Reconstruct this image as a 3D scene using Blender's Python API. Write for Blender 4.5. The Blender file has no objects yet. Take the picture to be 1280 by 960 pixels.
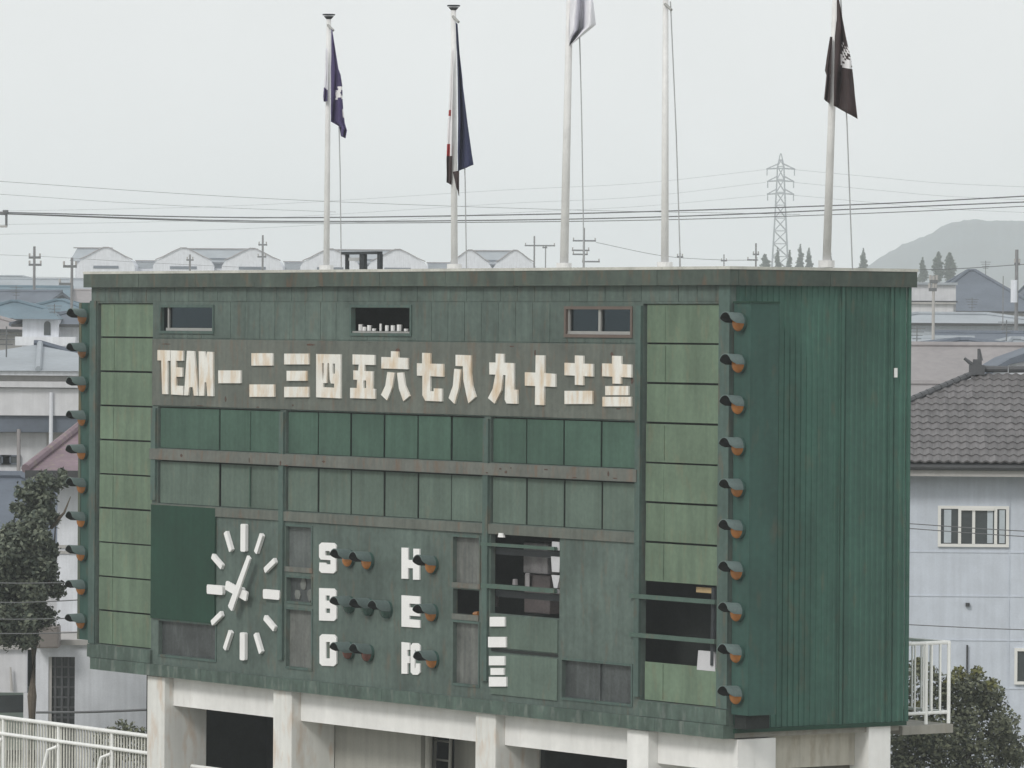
import bpy, bmesh, math, random
from mathutils import Vector, Matrix
from mathutils.geometry import tessellate_polygon
from math import radians as RAD, sin, cos, pi, sqrt
rnd = random.Random(7)
SC = bpy.context.scene
COL = SC.collection

# ------------------------------------------------------------------ camera
FPX = 6700.0
PITCH = math.atan(73/FPX); ROLL = 0.0069
CAMZ = 9.0
CF = Vector((0, cos(PITCH), -sin(PITCH))); cu0 = Vector((0, sin(PITCH), cos(PITCH))); cr0 = Vector((1, 0, 0))
CR = cos(ROLL)*cr0 + sin(ROLL)*cu0
CU = cos(ROLL)*cu0 - sin(ROLL)*cr0
CP = Vector((0, 0, CAMZ))
cam = bpy.data.objects.new('camera', bpy.data.cameras.new('camera'))
COL.objects.link(cam)
cam.data.sensor_width = 36; cam.data.lens = FPX/1280*36
cam.data.clip_start = 1; cam.data.clip_end = 20000
cam.matrix_world = Matrix(((CR.x, CU.x, -CF.x, CP.x), (CR.y, CU.y, -CF.y, CP.y), (CR.z, CU.z, -CF.z, CP.z), (0, 0, 0, 1)))
SC.camera = cam

# ------------------------------------------------------------------ world, sun, exposure (bright overcast)
SUN_EL, SUN_AZ = RAD(40), RAD(215)      # compass bearing the light comes from
W = bpy.data.worlds.new('World'); SC.world = W; W.use_nodes = True
nt = W.node_tree; nt.nodes.clear()
wo = nt.nodes.new('ShaderNodeOutputWorld'); bg = nt.nodes.new('ShaderNodeBackground')
sky = nt.nodes.new('ShaderNodeTexSky'); sky.sky_type = 'NISHITA'; sky.sun_disc = False
sky.sun_elevation = SUN_EL; sky.sun_rotation = SUN_AZ; sky.air_density = 1.6; sky.dust_density = 6
mx = nt.nodes.new('ShaderNodeMix'); mx.data_type = 'RGBA'; mx.inputs[0].default_value = 0.94
mx.inputs[7].default_value = (9.3, 9.5, 9.5, 1)     # the cloud deck, in the same bright units as the sky
nt.links.new(sky.outputs[0], mx.inputs[6])
tcw = nt.nodes.new('ShaderNodeTexCoord'); cn = nt.nodes.new('ShaderNodeTexNoise'); cn.inputs['Scale'].default_value = 9; cn.inputs['Detail'].default_value = 4
cmr = nt.nodes.new('ShaderNodeMapRange'); cmr.inputs[1].default_value = .3; cmr.inputs[2].default_value = .7; cmr.inputs[3].default_value = .95; cmr.inputs[4].default_value = 1.05
cmx = nt.nodes.new('ShaderNodeMix'); cmx.data_type = 'RGBA'; cmx.blend_type = 'MULTIPLY'; cmx.inputs[0].default_value = 1
nt.links.new(tcw.outputs['Generated'], cn.inputs['Vector']); nt.links.new(cn.outputs[0], cmr.inputs[0])
nt.links.new(mx.outputs[2], cmx.inputs[6]); nt.links.new(cmr.outputs[0], cmx.inputs[7]); nt.links.new(cmx.outputs[2], bg.inputs[0])
bg.inputs[1].default_value = 0.10
nt.links.new(bg.outputs[0], wo.inputs[0])
sun = bpy.data.objects.new('sun', bpy.data.lights.new('sun', 'SUN')); COL.objects.link(sun)
sun.data.energy = 1.5; sun.data.angle = RAD(14); sun.data.color = (1, 0.97, 0.92)
sd = Vector((sin(SUN_AZ)*cos(SUN_EL), cos(SUN_AZ)*cos(SUN_EL), sin(SUN_EL)))
sun.rotation_euler = sd.to_track_quat('Z', 'Y').to_euler()
SC.view_settings.view_transform = 'Standard'; SC.view_settings.look = 'None'
SC.view_settings.exposure = 0.0; SC.view_settings.gamma = 1
SC.cycles.volume_bounces = 4
SC.cycles.max_bounces = 8

# ------------------------------------------------------------------ measuring helpers
def ray(px, py): return CF + (px-640)/FPX*CR + (480-py)/FPX*CU
def P(px, py, Y):
    q = ray(px, py); return CP + q*(Y/q.y)
_d = ray(-4039, 375)
TH = math.atan2(-_d.y, -_d.x)
XH = Vector((cos(TH), sin(TH), 0)); YH = Vector((-sin(TH), cos(TH), 0))
_q = ray(912, 640); O = CP + _q*(78/_q.y); O.z = 0
def L(px, py, y0=0.0):
    q = ray(px, py); t = ((O-CP).dot(YH)+y0)/q.dot(YH); r = CP+q*t-O
    return r.dot(XH), r.z
def S(px, py, x0=0.0):
    q = ray(px, py); t = ((O-CP).dot(XH)+x0)/q.dot(XH); r = CP+q*t-O
    return r.dot(YH), r.z
def X(px, py=600, y0=0.0): return L(px, py, y0)[0]
def Z(py, px=200, y0=0.0): return L(px, py, y0)[1]
BOARD = Matrix.Translation(O) @ Matrix.Rotation(TH, 4, 'Z')

# ------------------------------------------------------------------ materials
def mat(name, col, var=0.12, rough=0.7, streak=0.0, stain=None, stain_amt=0.0, scale=3.0, metal=0.0, spec=0.3,
        bump=0.0, bscale=20, rnd_amt=0.0, sscale=(9, 9, .5)):
    m = bpy.data.materials.new(name); m.use_nodes = True
    n = m.node_tree.nodes; l = m.node_tree.links; b = n['Principled BSDF']
    b.inputs['Roughness'].default_value = rough; b.inputs['Metallic'].default_value = metal
    b.inputs['Specular IOR Level'].default_value = spec
    geo = n.new('ShaderNodeNewGeometry')
    rgb = n.new('ShaderNodeRGB'); rgb.outputs[0].default_value = (*col, 1)
    cur = rgb.outputs[0]
    def noise(sc, vec_scale=None, detail=5):
        t = n.new('ShaderNodeTexNoise'); t.inputs['Scale'].default_value = sc; t.inputs['Detail'].default_value = detail
        if vec_scale:
            mp = n.new('ShaderNodeMapping'); mp.inputs['Scale'].default_value = vec_scale
            l.new(geo.outputs['Position'], mp.inputs['Vector']); l.new(mp.outputs[0], t.inputs['Vector'])
        else: l.new(geo.outputs['Position'], t.inputs['Vector'])
        return t.outputs[0]
    def ramp(v, a, b_, lo, hi):
        r = n.new('ShaderNodeMapRange'); r.inputs[1].default_value = a; r.inputs[2].default_value = b_
        r.inputs[3].default_value = lo; r.inputs[4].default_value = hi; l.new(v, r.inputs[0]); return r.outputs[0]
    def mul(c, v):
        x = n.new('ShaderNodeMix'); x.data_type = 'RGBA'; x.blend_type = 'MULTIPLY'; x.inputs[0].default_value = 1
        l.new(c, x.inputs[6]); l.new(v, x.inputs[7]); return x.outputs[2]
    if var: cur = mul(cur, ramp(noise(scale), .3, .7, 1-var, 1+var))
    if var: cur = mul(cur, ramp(noise(scale*9), .3, .7, 1-var*.6, 1+var*.6))
    if streak: cur = mul(cur, ramp(noise(1.0, sscale, 3), .35, .7, 1-streak, 1+streak*.5))
    if rnd_amt:
        oi = n.new('ShaderNodeObjectInfo'); cur = mul(cur, ramp(oi.outputs['Random'], 0, 1, 1-rnd_amt, 1+rnd_amt))
    if stain:
        s = noise(1.0, (7, 7, 2.2), 6)
        f = ramp(s, .62-stain_amt*.25, .74, 0, stain_amt)
        x = n.new('ShaderNodeMix'); x.data_type = 'RGBA'; x.inputs[7].default_value = (*stain, 1)
        l.new(f, x.inputs[0]); l.new(cur, x.inputs[6]); cur = x.outputs[2]
    l.new(cur, b.inputs['Base Color'])
    if bump:
        bp = n.new('ShaderNodeBump'); bp.inputs['Strength'].default_value = bump; bp.inputs['Distance'].default_value = .02
        l.new(noise(bscale), bp.inputs['Height']); l.new(bp.outputs[0], b.inputs['Normal'])
    return m
RUST = (.20, .085, .035)
M = {}
M['rustspot'] = mat('dark_rust', (.085, .055, .045), .3, .9, 0, (.16, .06, .03), .5, 20)
M['front'] = mat('weathered_grey_green_paint', (0.090, 0.123, 0.109), .21, .75, .14, RUST, .22, 1.1, bump=.2, bscale=9, rnd_amt=.05)
M['band'] = mat('faded_grey_paint', (0.120, 0.133, 0.117), .15, .8, .13, RUST, .3, 1.0, bump=.2)
M['trim'] = mat('blue_green_trim_paint', (0.072, 0.113, 0.100), .16, .7, .12, RUST, .3, 1.3)
M['beam'] = mat('grey_beam_paint', (0.134, 0.143, 0.129), .15, .8, .1, RUST, .45, 1.5)
M['name'] = mat('yellow_green_board_paint', (0.130, 0.185, 0.129), .13, .8, .16, (.22, .17, .10), .25, 1.4, rnd_amt=.08, sscale=(5, 5, .6))
M['slota'] = mat('green_board_paint', (0.052, 0.101, 0.076), .14, .75, .12, None, 0, 1.6, rnd_amt=.12)
M['slotb'] = mat('grey_green_board_paint', (0.099, 0.139, 0.115), .14, .8, .12, (.2, .14, .09), .15, 1.6, rnd_amt=.08)
M['dkgreen'] = mat('fresh_dark_green_paint', (0.010, 0.045, 0.028), .14, .7, .08, None, 0, 1.2)
M['side'] = mat('dark_green_sheet_paint', (0.047, 0.118, 0.092), .15, .65, .18, RUST, .18, 1.0, sscale=(4, 4, .25), rnd_amt=.05)
M['wing'] = mat('teal_green_paint', (0.031, 0.080, 0.066), .14, .65, .12, RUST, .15, 1.2)
M['wingl'] = mat('olive_green_paint', (0.080, 0.104, 0.080), .14, .65, .12, (.2, .13, .04), .5, 1.2)
M['cornice'] = mat('cornice_green_paint', (0.073, 0.096, 0.081), .18, .65, .22, RUST, .35, 1.2, sscale=(4, 4, .4))
M['ledge'] = mat('ledge_green_paint', (0.078, 0.115, 0.097), .22, .75, .25, (.30, .32, .30), .35, 1.3, sscale=(5, 5, .5))
M['cap'] = mat('pale_roof_edge_metal', (.50, .50, .46), .15, .5, 0, (.2, .2, .15), .3)
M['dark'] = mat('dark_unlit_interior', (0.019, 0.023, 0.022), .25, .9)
M['innerbar'] = mat('green_steel_rail', (0.068, 0.112, 0.092), .15, .6, 0, RUST, .2)
M['lettr'] = mat('rust_stained_white_paint', (.74, .73, .69), .05, .7, .03, (.56, .38, .20), .75, 2.5)
M['white'] = mat('clean_white_paint', (.80, .80, .80), .03, .6)
M['hood'] = mat('blue_green_hood_paint', (0.110, 0.149, 0.144), .14, .55)
M['visorblack'] = mat('black_visor_lining', (.012, .014, .014), .1, .9)
M['amber'] = mat('amber_lens', (0.358, 0.131, 0.021), .10, .25, spec=.5, rnd_amt=.25)
M['amber2'] = mat('dull_amber_lens', (0.272, 0.112, 0.028), .10, .3, spec=.5, rnd_amt=.25)
M['glens'] = mat('dark_green_lens', (0.020, 0.064, 0.052), .10, .25, spec=.5)
M['rlens'] = mat('dark_red_lens', (.12, .035, .022), .12, .25, spec=.5)
M['smoke'] = mat('dirty_grey_acrylic', (.105, .120, .118), .22, .5, .2, (.25, .25, .24), .2, 2.0)
M['smoke2'] = mat('dirty_pale_acrylic', (0.132, 0.140, 0.132), .22, .5, .25, (.3, .3, .28), .3, 2.0)
M['smokedk'] = mat('dirty_dark_acrylic', (.060, .068, .070), .3, .4, .2, (.18, .2, .2), .25, 2.5)
M['alu'] = mat('dull_aluminium', (.34, .34, .33), .08, .45, metal=.3)
M['brown'] = mat('faded_brown_frame', (.13, .10, .085), .1, .6)
M['conc'] = mat('white_painted_concrete', (0.786, 0.786, 0.777), .05, .85, .07, (.42, .34, .26), .12, .8, bump=.15, bscale=14, sscale=(3, 3, .3))
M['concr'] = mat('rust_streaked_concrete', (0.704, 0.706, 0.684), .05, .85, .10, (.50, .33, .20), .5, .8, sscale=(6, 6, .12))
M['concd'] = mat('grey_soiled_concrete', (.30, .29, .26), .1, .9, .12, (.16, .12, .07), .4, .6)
M['galv'] = mat('galvanised_pole', (0.700, 0.700, 0.700), .08, .45, .05)
M['rope'] = mat('grey_rope', (.35, .36, .37), .1, .8)
M['wire'] = mat('dark_cable', (0.138, 0.144, 0.150), .1, .6)
M['iron'] = mat('blackened_iron', (.03, .035, .04), .2, .6)
M['rail'] = mat('white_rail_enamel', (.80, .81, .80), .04, .4, .04, RUST, .1)
M['railg'] = mat('aged_rail_bar', (.60, .60, .55), .15, .5, .1, RUST, .15)
def glass(name, tint=(.12, .15, .17), tr=.55):
    m = bpy.data.materials.new(name); m.use_nodes = True
    n = m.node_tree.nodes; l = m.node_tree.links; n.clear()
    o = n.new('ShaderNodeOutputMaterial'); a = n.new('ShaderNodeBsdfTransparent'); a.inputs[0].default_value = (*[c*3 for c in tint], 1)
    g = n.new('ShaderNodeBsdfGlossy'); g.inputs['Roughness'].default_value = .12; g.inputs[0].default_value = (*tint, 1)
    x = n.new('ShaderNodeMixShader'); x.inputs[0].default_value = 1-tr
    l.new(a.outputs[0], x.inputs[1]); l.new(g.outputs[0], x.inputs[2]); l.new(x.outputs[0], o.inputs[0]); return m
M['glass'] = glass('dusty_window_glass')
M['pane'] = mat('house_window_glass', (.05, .06, .065), .1, .15, spec=.6)

# ------------------------------------------------------------------ mesh helpers
class MB:
    def __init__(s): s.v = []; s.f = []; s.mi = []
    def add(s, vs, fs, mi=0):
        b = len(s.v); s.v += [tuple(v) for v in vs]; s.f += [tuple(i+b for i in f) for f in fs]; s.mi += [mi]*len(fs); return s
    def box(s, x0, x1, y0, y1, z0, z1, mi=0):
        if x0 > x1: x0, x1 = x1, x0
        if y0 > y1: y0, y1 = y1, y0
        if z0 > z1: z0, z1 = z1, z0
        return s.add([(x0, y0, z0), (x1, y0, z0), (x1, y1, z0), (x0, y1, z0), (x0, y0, z1), (x1, y0, z1), (x1, y1, z1), (x0, y1, z1)],
              [(0, 3, 2, 1), (4, 5, 6, 7), (0, 1, 5, 4), (1, 2, 6, 5), (2, 3, 7, 6), (3, 0, 4, 7)], mi)
    def tube(s, pts, r, seg=8, r2=None, cap=True, mi=0):
        pts = [Vector(p) for p in pts]; n = len(pts); vs = []; fs = []
        for i, p in enumerate(pts):
            t = (pts[min(i+1, n-1)]-pts[max(i-1, 0)]).normalized()
            a = t.cross(Vector((0, 0, 1)));  a = a.normalized() if a.length > 1e-4 else Vector((1, 0, 0))
            b = t.cross(a).normalized(); rr = r if r2 is None else r+(r2-r)*i/(n-1)
            for k in range(seg):
                an = 2*pi*k/seg; vs.append(p+a*(rr*cos(an))+b*(rr*sin(an)))
        for i in range(n-1):
            for k in range(seg):
                k2 = (k+1) % seg; fs.append((i*seg+k, i*seg+k2, (i+1)*seg+k2, (i+1)*seg+k))
        if cap: fs.append(tuple(range(seg))[::-1]); fs.append(tuple((n-1)*seg+k for k in range(seg)))
        return s.add(vs, fs, mi)
    def plate(s, loops, y0, y1, mi=0):
        """loops: outline then holes, in (x,z); a slab between y0 (front) and y1"""
        lp = [[Vector((x, z, 0)) for x, z in l] for l in loops]
        flat = [p for l in lp for p in l]
        tris = tessellate_polygon(lp)
        n = len(flat); vs = [(p.x, y0, p.y) for p in flat]+[(p.x, y1, p.y) for p in flat]
        fs = []
        for t in tris:
            a, b, c = [flat[i] for i in t]
            cw = (b-a).cross(c-a).z
            t = tuple(t) if cw > 0 else (t[0], t[2], t[1])
            fs.append(t); fs.append((t[0]+n, t[2]+n, t[1]+n))
        b = 0
        for l in lp:
            m = len(l)
            for i in range(m): fs.append((b+i, b+i+n, b+(i+1) % m+n, b+(i+1) % m))
            b += m
        return s.add(vs, fs, mi)
    def mesh(s, name, mats, smooth=False):
        me = bpy.data.meshes.new(name); me.from_pydata(s.v, [], s.f)
        for m in (mats if isinstance(mats, (list, tuple)) else [mats]): me.materials.append(m)
        me.polygons.foreach_set('material_index', s.mi)
        if smooth: me.polygons.foreach_set('use_smooth', [True]*len(s.f))
        bm = bmesh.new(); bm.from_mesh(me); bmesh.ops.recalc_face_normals(bm, faces=bm.faces); bm.to_mesh(me); bm.free()
        me.update(); return me
    def build(s, name, mats, parent=None, smooth=False, loc=None):
        return link(name, s.mesh(name, mats, smooth), parent, loc)
def link(name, me, parent=None, loc=None):
    o = bpy.data.objects.new(name, me); COL.objects.link(o)
    if parent: o.parent = parent
    if loc is not None: o.location = loc
    return o
def thing(name, label, cat, loc=(0, 0, 0), rz=0, group=None, mw=None):
    o = bpy.data.objects.new(name, None); COL.objects.link(o); o.empty_display_size = .3
    if mw is not None: o.matrix_world = mw
    else: o.location = loc; o.rotation_euler = (0, 0, rz)
    o['label'] = label; o['category'] = cat
    if group: o['group'] = group
    return o
def tag(o, label=None, cat=None, group=None, kind=None):
    if label: o['label'] = label
    if cat: o['category'] = cat
    if group: o['group'] = group
    if kind: o['kind'] = kind
    return o
def inset(t, p): return t.inverted() @ p

# ------------------------------------------------------------------ the setting
g = MB(); n_ = 40
g.add([(-9000, -300, 0), (9000, -300, 0), (9000, 9000, 0), (-9000, 9000, 0)], [(0, 1, 2, 3)])
M['ground'] = mat('town_ground', (.30, .29, .25), .2, .95, 0, (.10, .13, .07), .6, .01)
tag(g.build('ground', M['ground']), kind='structure')
# hills: the wooded one on the right, and lower ones far left and behind
M['hill'] = mat('wooded_hillside', (0.031, 0.050, 0.062), .35, .95, 0, None, 0, .02, bump=.6, bscale=.05)
def ridge(name, prof, Y, depth):
    mb = MB(); vs = []; fs = []; rows = 9
    for i, (px, py) in enumerate(prof):
        top = P(px, py, Y)
        for k in range(rows):
            u = k/(rows-1); yy = Y-depth+depth*2*u; h = max(top.z, 2)*sin(pi*u)**.8
            if 0 < k < rows-1: h += rnd.uniform(-1, 1)*(.25 if k == rows//2 else 1.2)
            vs.append((top.x*(yy/Y)*1.0, yy, max(h, -1) if 0 < k < rows-1 else -1))
    n = len(prof)
    for i in range(n-1):
        for k in range(rows-1): fs.append((i*rows+k, (i+1)*rows+k, (i+1)*rows+k+1, i*rows+k+1))
    mb.add(vs, fs); return tag(mb.build(name, M['hill'], smooth=True), kind='structure')
prof0 = [(1040, 352), (1085, 333), (1100, 322), (1118, 312), (1128, 305), (1136, 303), (1150, 297), (1165, 292), (1176, 283), (1190, 278), (1205, 275.5), (1222, 274.5), (1240, 276),
        (1255, 275.5), (1280, 276), (1310, 278), (1360, 283), (1430, 300), (1500, 312), (1600, 330)]
prof = []
for (a, b), (c, d) in zip(prof0, prof0[1:]):
    k = max(2, int((c-a)/5))
    for j in range(k): prof.append((a+(c-a)*j/k, b+(d-b)*j/k+rnd.uniform(-.5, .5)))
prof.append(prof0[-1])
ridge('hill', prof, 2550, 300)
ridge('far_hills', [(-400+60*i, 352+6*sin(i*.9)+3*sin(i*2.3)) for i in range(26)], 2700, 300)

# ------------------------------------------------------------------ the scoreboard
WL = X(113); ZT = Z(356.5); ZB = Z(845)         # left edge, wall top, underside of the bottom ledge
RX = {k: X(k) for k in (123, 190, 197, 272.5, 350, 357, 605, 613, 795, 804, 897, 899)}
ZP0 = Z(379); ZPB = Z(813)                      # name boards: top and bottom
ZN0 = Z(422.5)                                  # foot of the upper wall
ZA0, ZA1 = Z(508), Z(560); ZB0, ZB1 = Z(575), Z(629)
DY = S(1133, 620)[0]                            # depth of the board house
board = thing('scoreboard', 'large green scoreboard with white numeral row, clock and hooded lamps on concrete piers', 'scoreboard', mw=BOARD)
holes = []
def rr(px0, px1, py0, py1, y0=0.0):
    """rectangle on the front plane from pixel edges; py are read at the rectangle's middle"""
    mx_, my_ = (px0+px1)/2, (py0+py1)/2
    return [L(px0, my_, y0)[0], L(px1, my_, y0)[0], L(mx_, py1, y0)[1], L(mx_, py0, y0)[1]]
R_names_l = [RX[123]-.06, RX[190], ZPB, ZP0]
R_names_r = [RX[804]-.03, RX[897], ZPB, ZP0]
win = [rr(200, 268, 381, 417), rr(438, 515, 381, 420), rr(706, 791, 383, 422)]
vent = [rr(198, 271, 776, 824), rr(702, 791, 826, 879)]
colw = [rr(357, 391, 656, 713), rr(358, 391, 720, 755), rr(357.5, 391, 760, 837),
        rr(566, 601, 669, 733), rr(566, 599, 737, 768), rr(566, 600, 776, 858)]
R_open = rr(613, 699.5, 669, 770)
rowA = [[RX[197], RX[350], ZA1, ZA0], [RX[357], RX[605], ZA1, ZA0], [RX[613], RX[795], ZA1, ZA0]]
rowB = [[RX[197], RX[350], ZB1, ZB0], [RX[357], RX[605], ZB1, ZB0], [RX[613], RX[795], ZB1, ZB0]]
R_low = [X(613, 800), X(697, 800), Z(816, 200)-.02, R_open[2]]
ZLS = L(660, 817)[1]
holes = [R_names_l, R_names_r]+win+vent+colw+[R_open]+rowA+rowB

def wall_grid(mb, rect, holes, y0, y1):
    xs = sorted({rect[0], rect[1]} | {h[0] for h in holes} | {h[1] for h in holes})
    zs = sorted({rect[2], rect[3]} | {h[2] for h in holes} | {h[3] for h in holes})
    xs = [x for x in xs if rect[0] <= x <= rect[1]]; zs = [z for z in zs if rect[2] <= z <= rect[3]]
    nx, nz = len(xs)-1, len(zs)-1
    def solid(i, k):
        if not (0 <= i < nx and 0 <= k < nz): return False
        cx, cz = (xs[i]+xs[i+1])/2, (zs[k]+zs[k+1])/2
        return not any(h[0] < cx < h[1] and h[2] < cz < h[3] for h in holes)
    for i in range(nx):
        for k in range(nz):
            if not solid(i, k): continue
            a, b, c, d = xs[i], xs[i+1], zs[k], zs[k+1]
            mb.add([(a, y0, c), (b, y0, c), (b, y0, d), (a, y0, d)], [(0, 1, 2, 3)])
            mb.add([(a, y1, c), (b, y1, c), (b, y1, d), (a, y1, d)], [(3, 2, 1, 0)])
            if not solid(i-1, k): mb.add([(a, y0, c), (a, y1, c), (a, y1, d), (a, y0, d)], [(3, 2, 1, 0)])
            if not solid(i+1, k): mb.add([(b, y0, c), (b, y1, c), (b, y1, d), (b, y0, d)], [(0, 1, 2, 3)])
            if not solid(i, k-1): mb.add([(a, y0, c), (b, y0, c), (b, y1, c), (a, y1, c)], [(3, 2, 1, 0)])
            if not solid(i, k+1): mb.add([(a, y0, d), (b, y0, d), (b, y1, d), (a, y1, d)], [(0, 1, 2, 3)])
ZL1 = Z(830)
fw = MB(); wall_grid(fw, [WL, 0, ZL1-.02, ZT], holes, 0, .09)
fw.build('front_wall', M['front'], board)
# upper wall: narrow vertical boards with fine joints, cut round the three windows
def cladding(x0, x1, z0, z1, cuts, step, m, proud=.008, gap=.006, ymul=1):
    x = x0
    while x < x1-.02:
        xe = min(x+step, x1); segs = [(z0, z1)]
        for c in cuts:
            if c[0]-.05 < xe and c[1]+.05 > x:
                ns = []
                for a, b in segs:
                    if c[2] > a: ns.append((a, min(b, c[2]-.02)))
                    if c[3]+.04 < b: ns.append((max(a, c[3]+.04), b))
                segs = ns
        for a, b in segs:
            if b-a > .03:
                pr = proud+rnd.uniform(-.002, .002)
                MB().box(x+gap, xe-gap, -pr, .003, a+.004, b-.004).build('wall_board', m, board)
        x = xe
cladding(WL+.02, -.01, ZP0+.03, ZT-.02, [], .46, M['front'])
cladding(RX[197]+.02, RX[795]-.02, ZN0, ZP0+.02, win, .46, M['front'])
# numeral band
MB().box(RX[190]+.02, RX[804]-.10, -.022, .002, ZA0+.02, ZN0-.015).build('numeral_band', M['band'], board)
# posts and beams of the frame
for a, b in ((190, 197), (350, 357), (605, 613), (795, 803)):
    za, zb = (ZP0, ZPB) if a in (190, 795) else (ZA0, ZPB)
    if a == 190: za, zb = ZA0, ZB1
    if a == 795: zb = ZPB
    x0, x1 = X(a+.3), X(b-.6)
    MB().box(x0+.015, x1, -.045, .004, zb+.05, za-.03).build('frame_post', M['trim'], board)
MB().box(RX[190]+.01, RX[804]-.10, -.062, -.002, ZB0+.01, ZA1-.01).build('frame_beam', M['beam'], board)
MB().box(RX[190]+.01, RX[804]-.10, -.03, .001, ZB1-.165, ZB1-.012).build('frame_beam', M['band'], board)
# edge strips at both ends of the front
MB().box(WL-.005, RX[123]-.07, -.03, .003, ZPB, ZP0+.04).build('edge_strip', M['trim'], board)
MB().box(RX[899]+.0, .0, -.03, .003, ZPB, ZT-.01).build('edge_strip', M['trim'], board)
# bottom ledges
MB().box(WL, RX[190]+.05, -.05, .004, ZL1, ZPB-.01).build('ledge', M['ledge'], board)
MB().box(RX[804]-.02, .012, -.05, .004, ZL1, ZPB-.01).build('ledge', M['ledge'], board)
xx = X(118, 836)
k = 0
while xx < -.02:
    xe = min(xx+1.83, .01)
    MB().box(xx, xe-.008, -.09, .12, ZB+rnd.uniform(-.006, .006), ZL1-.006).build('bottom_fascia', M['ledge'], board); xx = xe
# cornice: fascia boards round the front and the side, with a pale metal cap
CO = .10; zc0, zc1 = Z(356.5)-.0, Z(342.2)
xx = WL-CO
while xx < CO-.02:
    xe = min(xx+1.86, CO)
    MB().box(xx, xe-.006, -CO-rnd.uniform(0, .006), .06, zc0-.035+rnd.uniform(-.008, .004), zc1).build('cornice_board', M['cornice'], board); xx = xe
yy = .064
while yy < DY+CO-.02:
    ye = min(yy+1.7, DY+CO)
    MB().box(.012, CO-rnd.uniform(.0, .006), yy, ye-.005, zc0-.035, zc1).build('cornice_board', M['cornice'], board); yy = ye
MB().box(WL-CO-.01, CO+.01, -CO-.01, DY+CO+.01, zc1+.002, zc1+.045).build('roof_cap', M['cap'], board)
# side wall: corrugated sheets
def corrugated(y0, y1, z0, z1, x0, pitch=.104, d=.015, name='cladding_sheet'):
    mb = MB(); y = y0; vs = []; fs = []
    prof = []
    while y < y1-1e-3:
        for f, h in ((0, 0), (.42, 0), (.52, d), (.90, d)):
            if y+f*pitch < y1: prof.append((y+f*pitch, h))
        y += pitch
    prof.append((y1, 0))
    n = len(prof)
    for (a, h) in prof: vs += [(x0+h, a, z0), (x0+h, a, z1)]
    for i in range(n-1): fs.append((2*i, 2*i+2, 2*i+3, 2*i+1))
    for (a, h) in prof: vs += [(x0-.012, a, z0), (x0-.012, a, z1)]
    o = 2*n
    for i in range(n-1): fs.append((o+2*i, o+2*i+1, o+2*i+3, o+2*i+2)); fs.append((2*i+1, 2*i+3, o+2*i+3, o+2*i+1)); fs.append((2*i, o+2*i, o+2*i+2, 2*i+2))
    mb.add(vs, fs); return mb.build(name, M['side'], board)
ys = [.10, S(1052, 620)[0], S(1113, 620)[0], DY]
zsb = S(1050, 905)[1]
for a, b in zip(ys, ys[1:]): corrugated(a, b-.022, zsb, zc0+.02, .0)
for yj in ys[1:3]: MB().box(.028, .046, yj-.05, yj-.005, zsb, zc0+.01).build('seam_strip', M['side'], board)
MB().box(.0, .05, DY-.02, DY+.03, zsb, zc0).build('corner_trim', M['side'], board)
MB().box(-.05, .045, .09, DY, zsb-.06, zsb-.002).build('bottom_trim', M['dkgreen'], board)
# back, left side, soffit, roof, and the floor of the board house
MB().box(WL, -.02, DY-.06, DY-.025, zsb, zc0).build('rear_wall', M['side'], board)
MB().box(WL-.0, WL+.06, .10, DY-.065, ZB, zc0).build('left_wall', M['side'], board)
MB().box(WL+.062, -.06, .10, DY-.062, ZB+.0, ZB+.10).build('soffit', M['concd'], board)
MB().box(WL+.062, -.02, .13, DY-.062, zc0+.02, zc1-.004).build('roof_deck', M['dark'], board)
MB().box(WL+.10, -.06, .95, 1.0, ZB+.11, zc0).build('inner_partition', M['dark'], board)
# small white mark on the side wall
yq, zq = S(1117, 465)
MB().box(.03, .05, yq-.02, yq+.035, zq-.08, zq+.06).build('white_sticker', M['white'], board)

# wings that carry the lamp columns
wy0, wy1 = .022, .022+.52; wo = .44
zw1, zw0 = Z(378.5), Z(811)
zwr = L(926, 894, .02)[1]
wr = MB().box(.047, wo, wy0, wy1, zwr, zw1).build('lamp_wing', M['wing'], board)
MB().box(.03, wo+.012, wy0-.012, wy1+.01, zw1+.002, zw1+.03).build('wing_cap', M['dkgreen'], board)
MB().box(.05, wo-.12, wy0+.06, wy1-.03, zsb+.015, zwr-.002).build('wing_shade_block', M['dark'], board)  # near-black block added to stand for the shade under the right wing
MB().box(WL-wo, WL-.005, wy0, wy1, zw0+.02, zw1).build('lamp_wing', M['wing'], board)
MB().box(WL-wo-.008, WL-wo+.07, wy0-.008, wy1, zw0+.02, zw1).build('wing_edge', M['wingl'], board)

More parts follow.
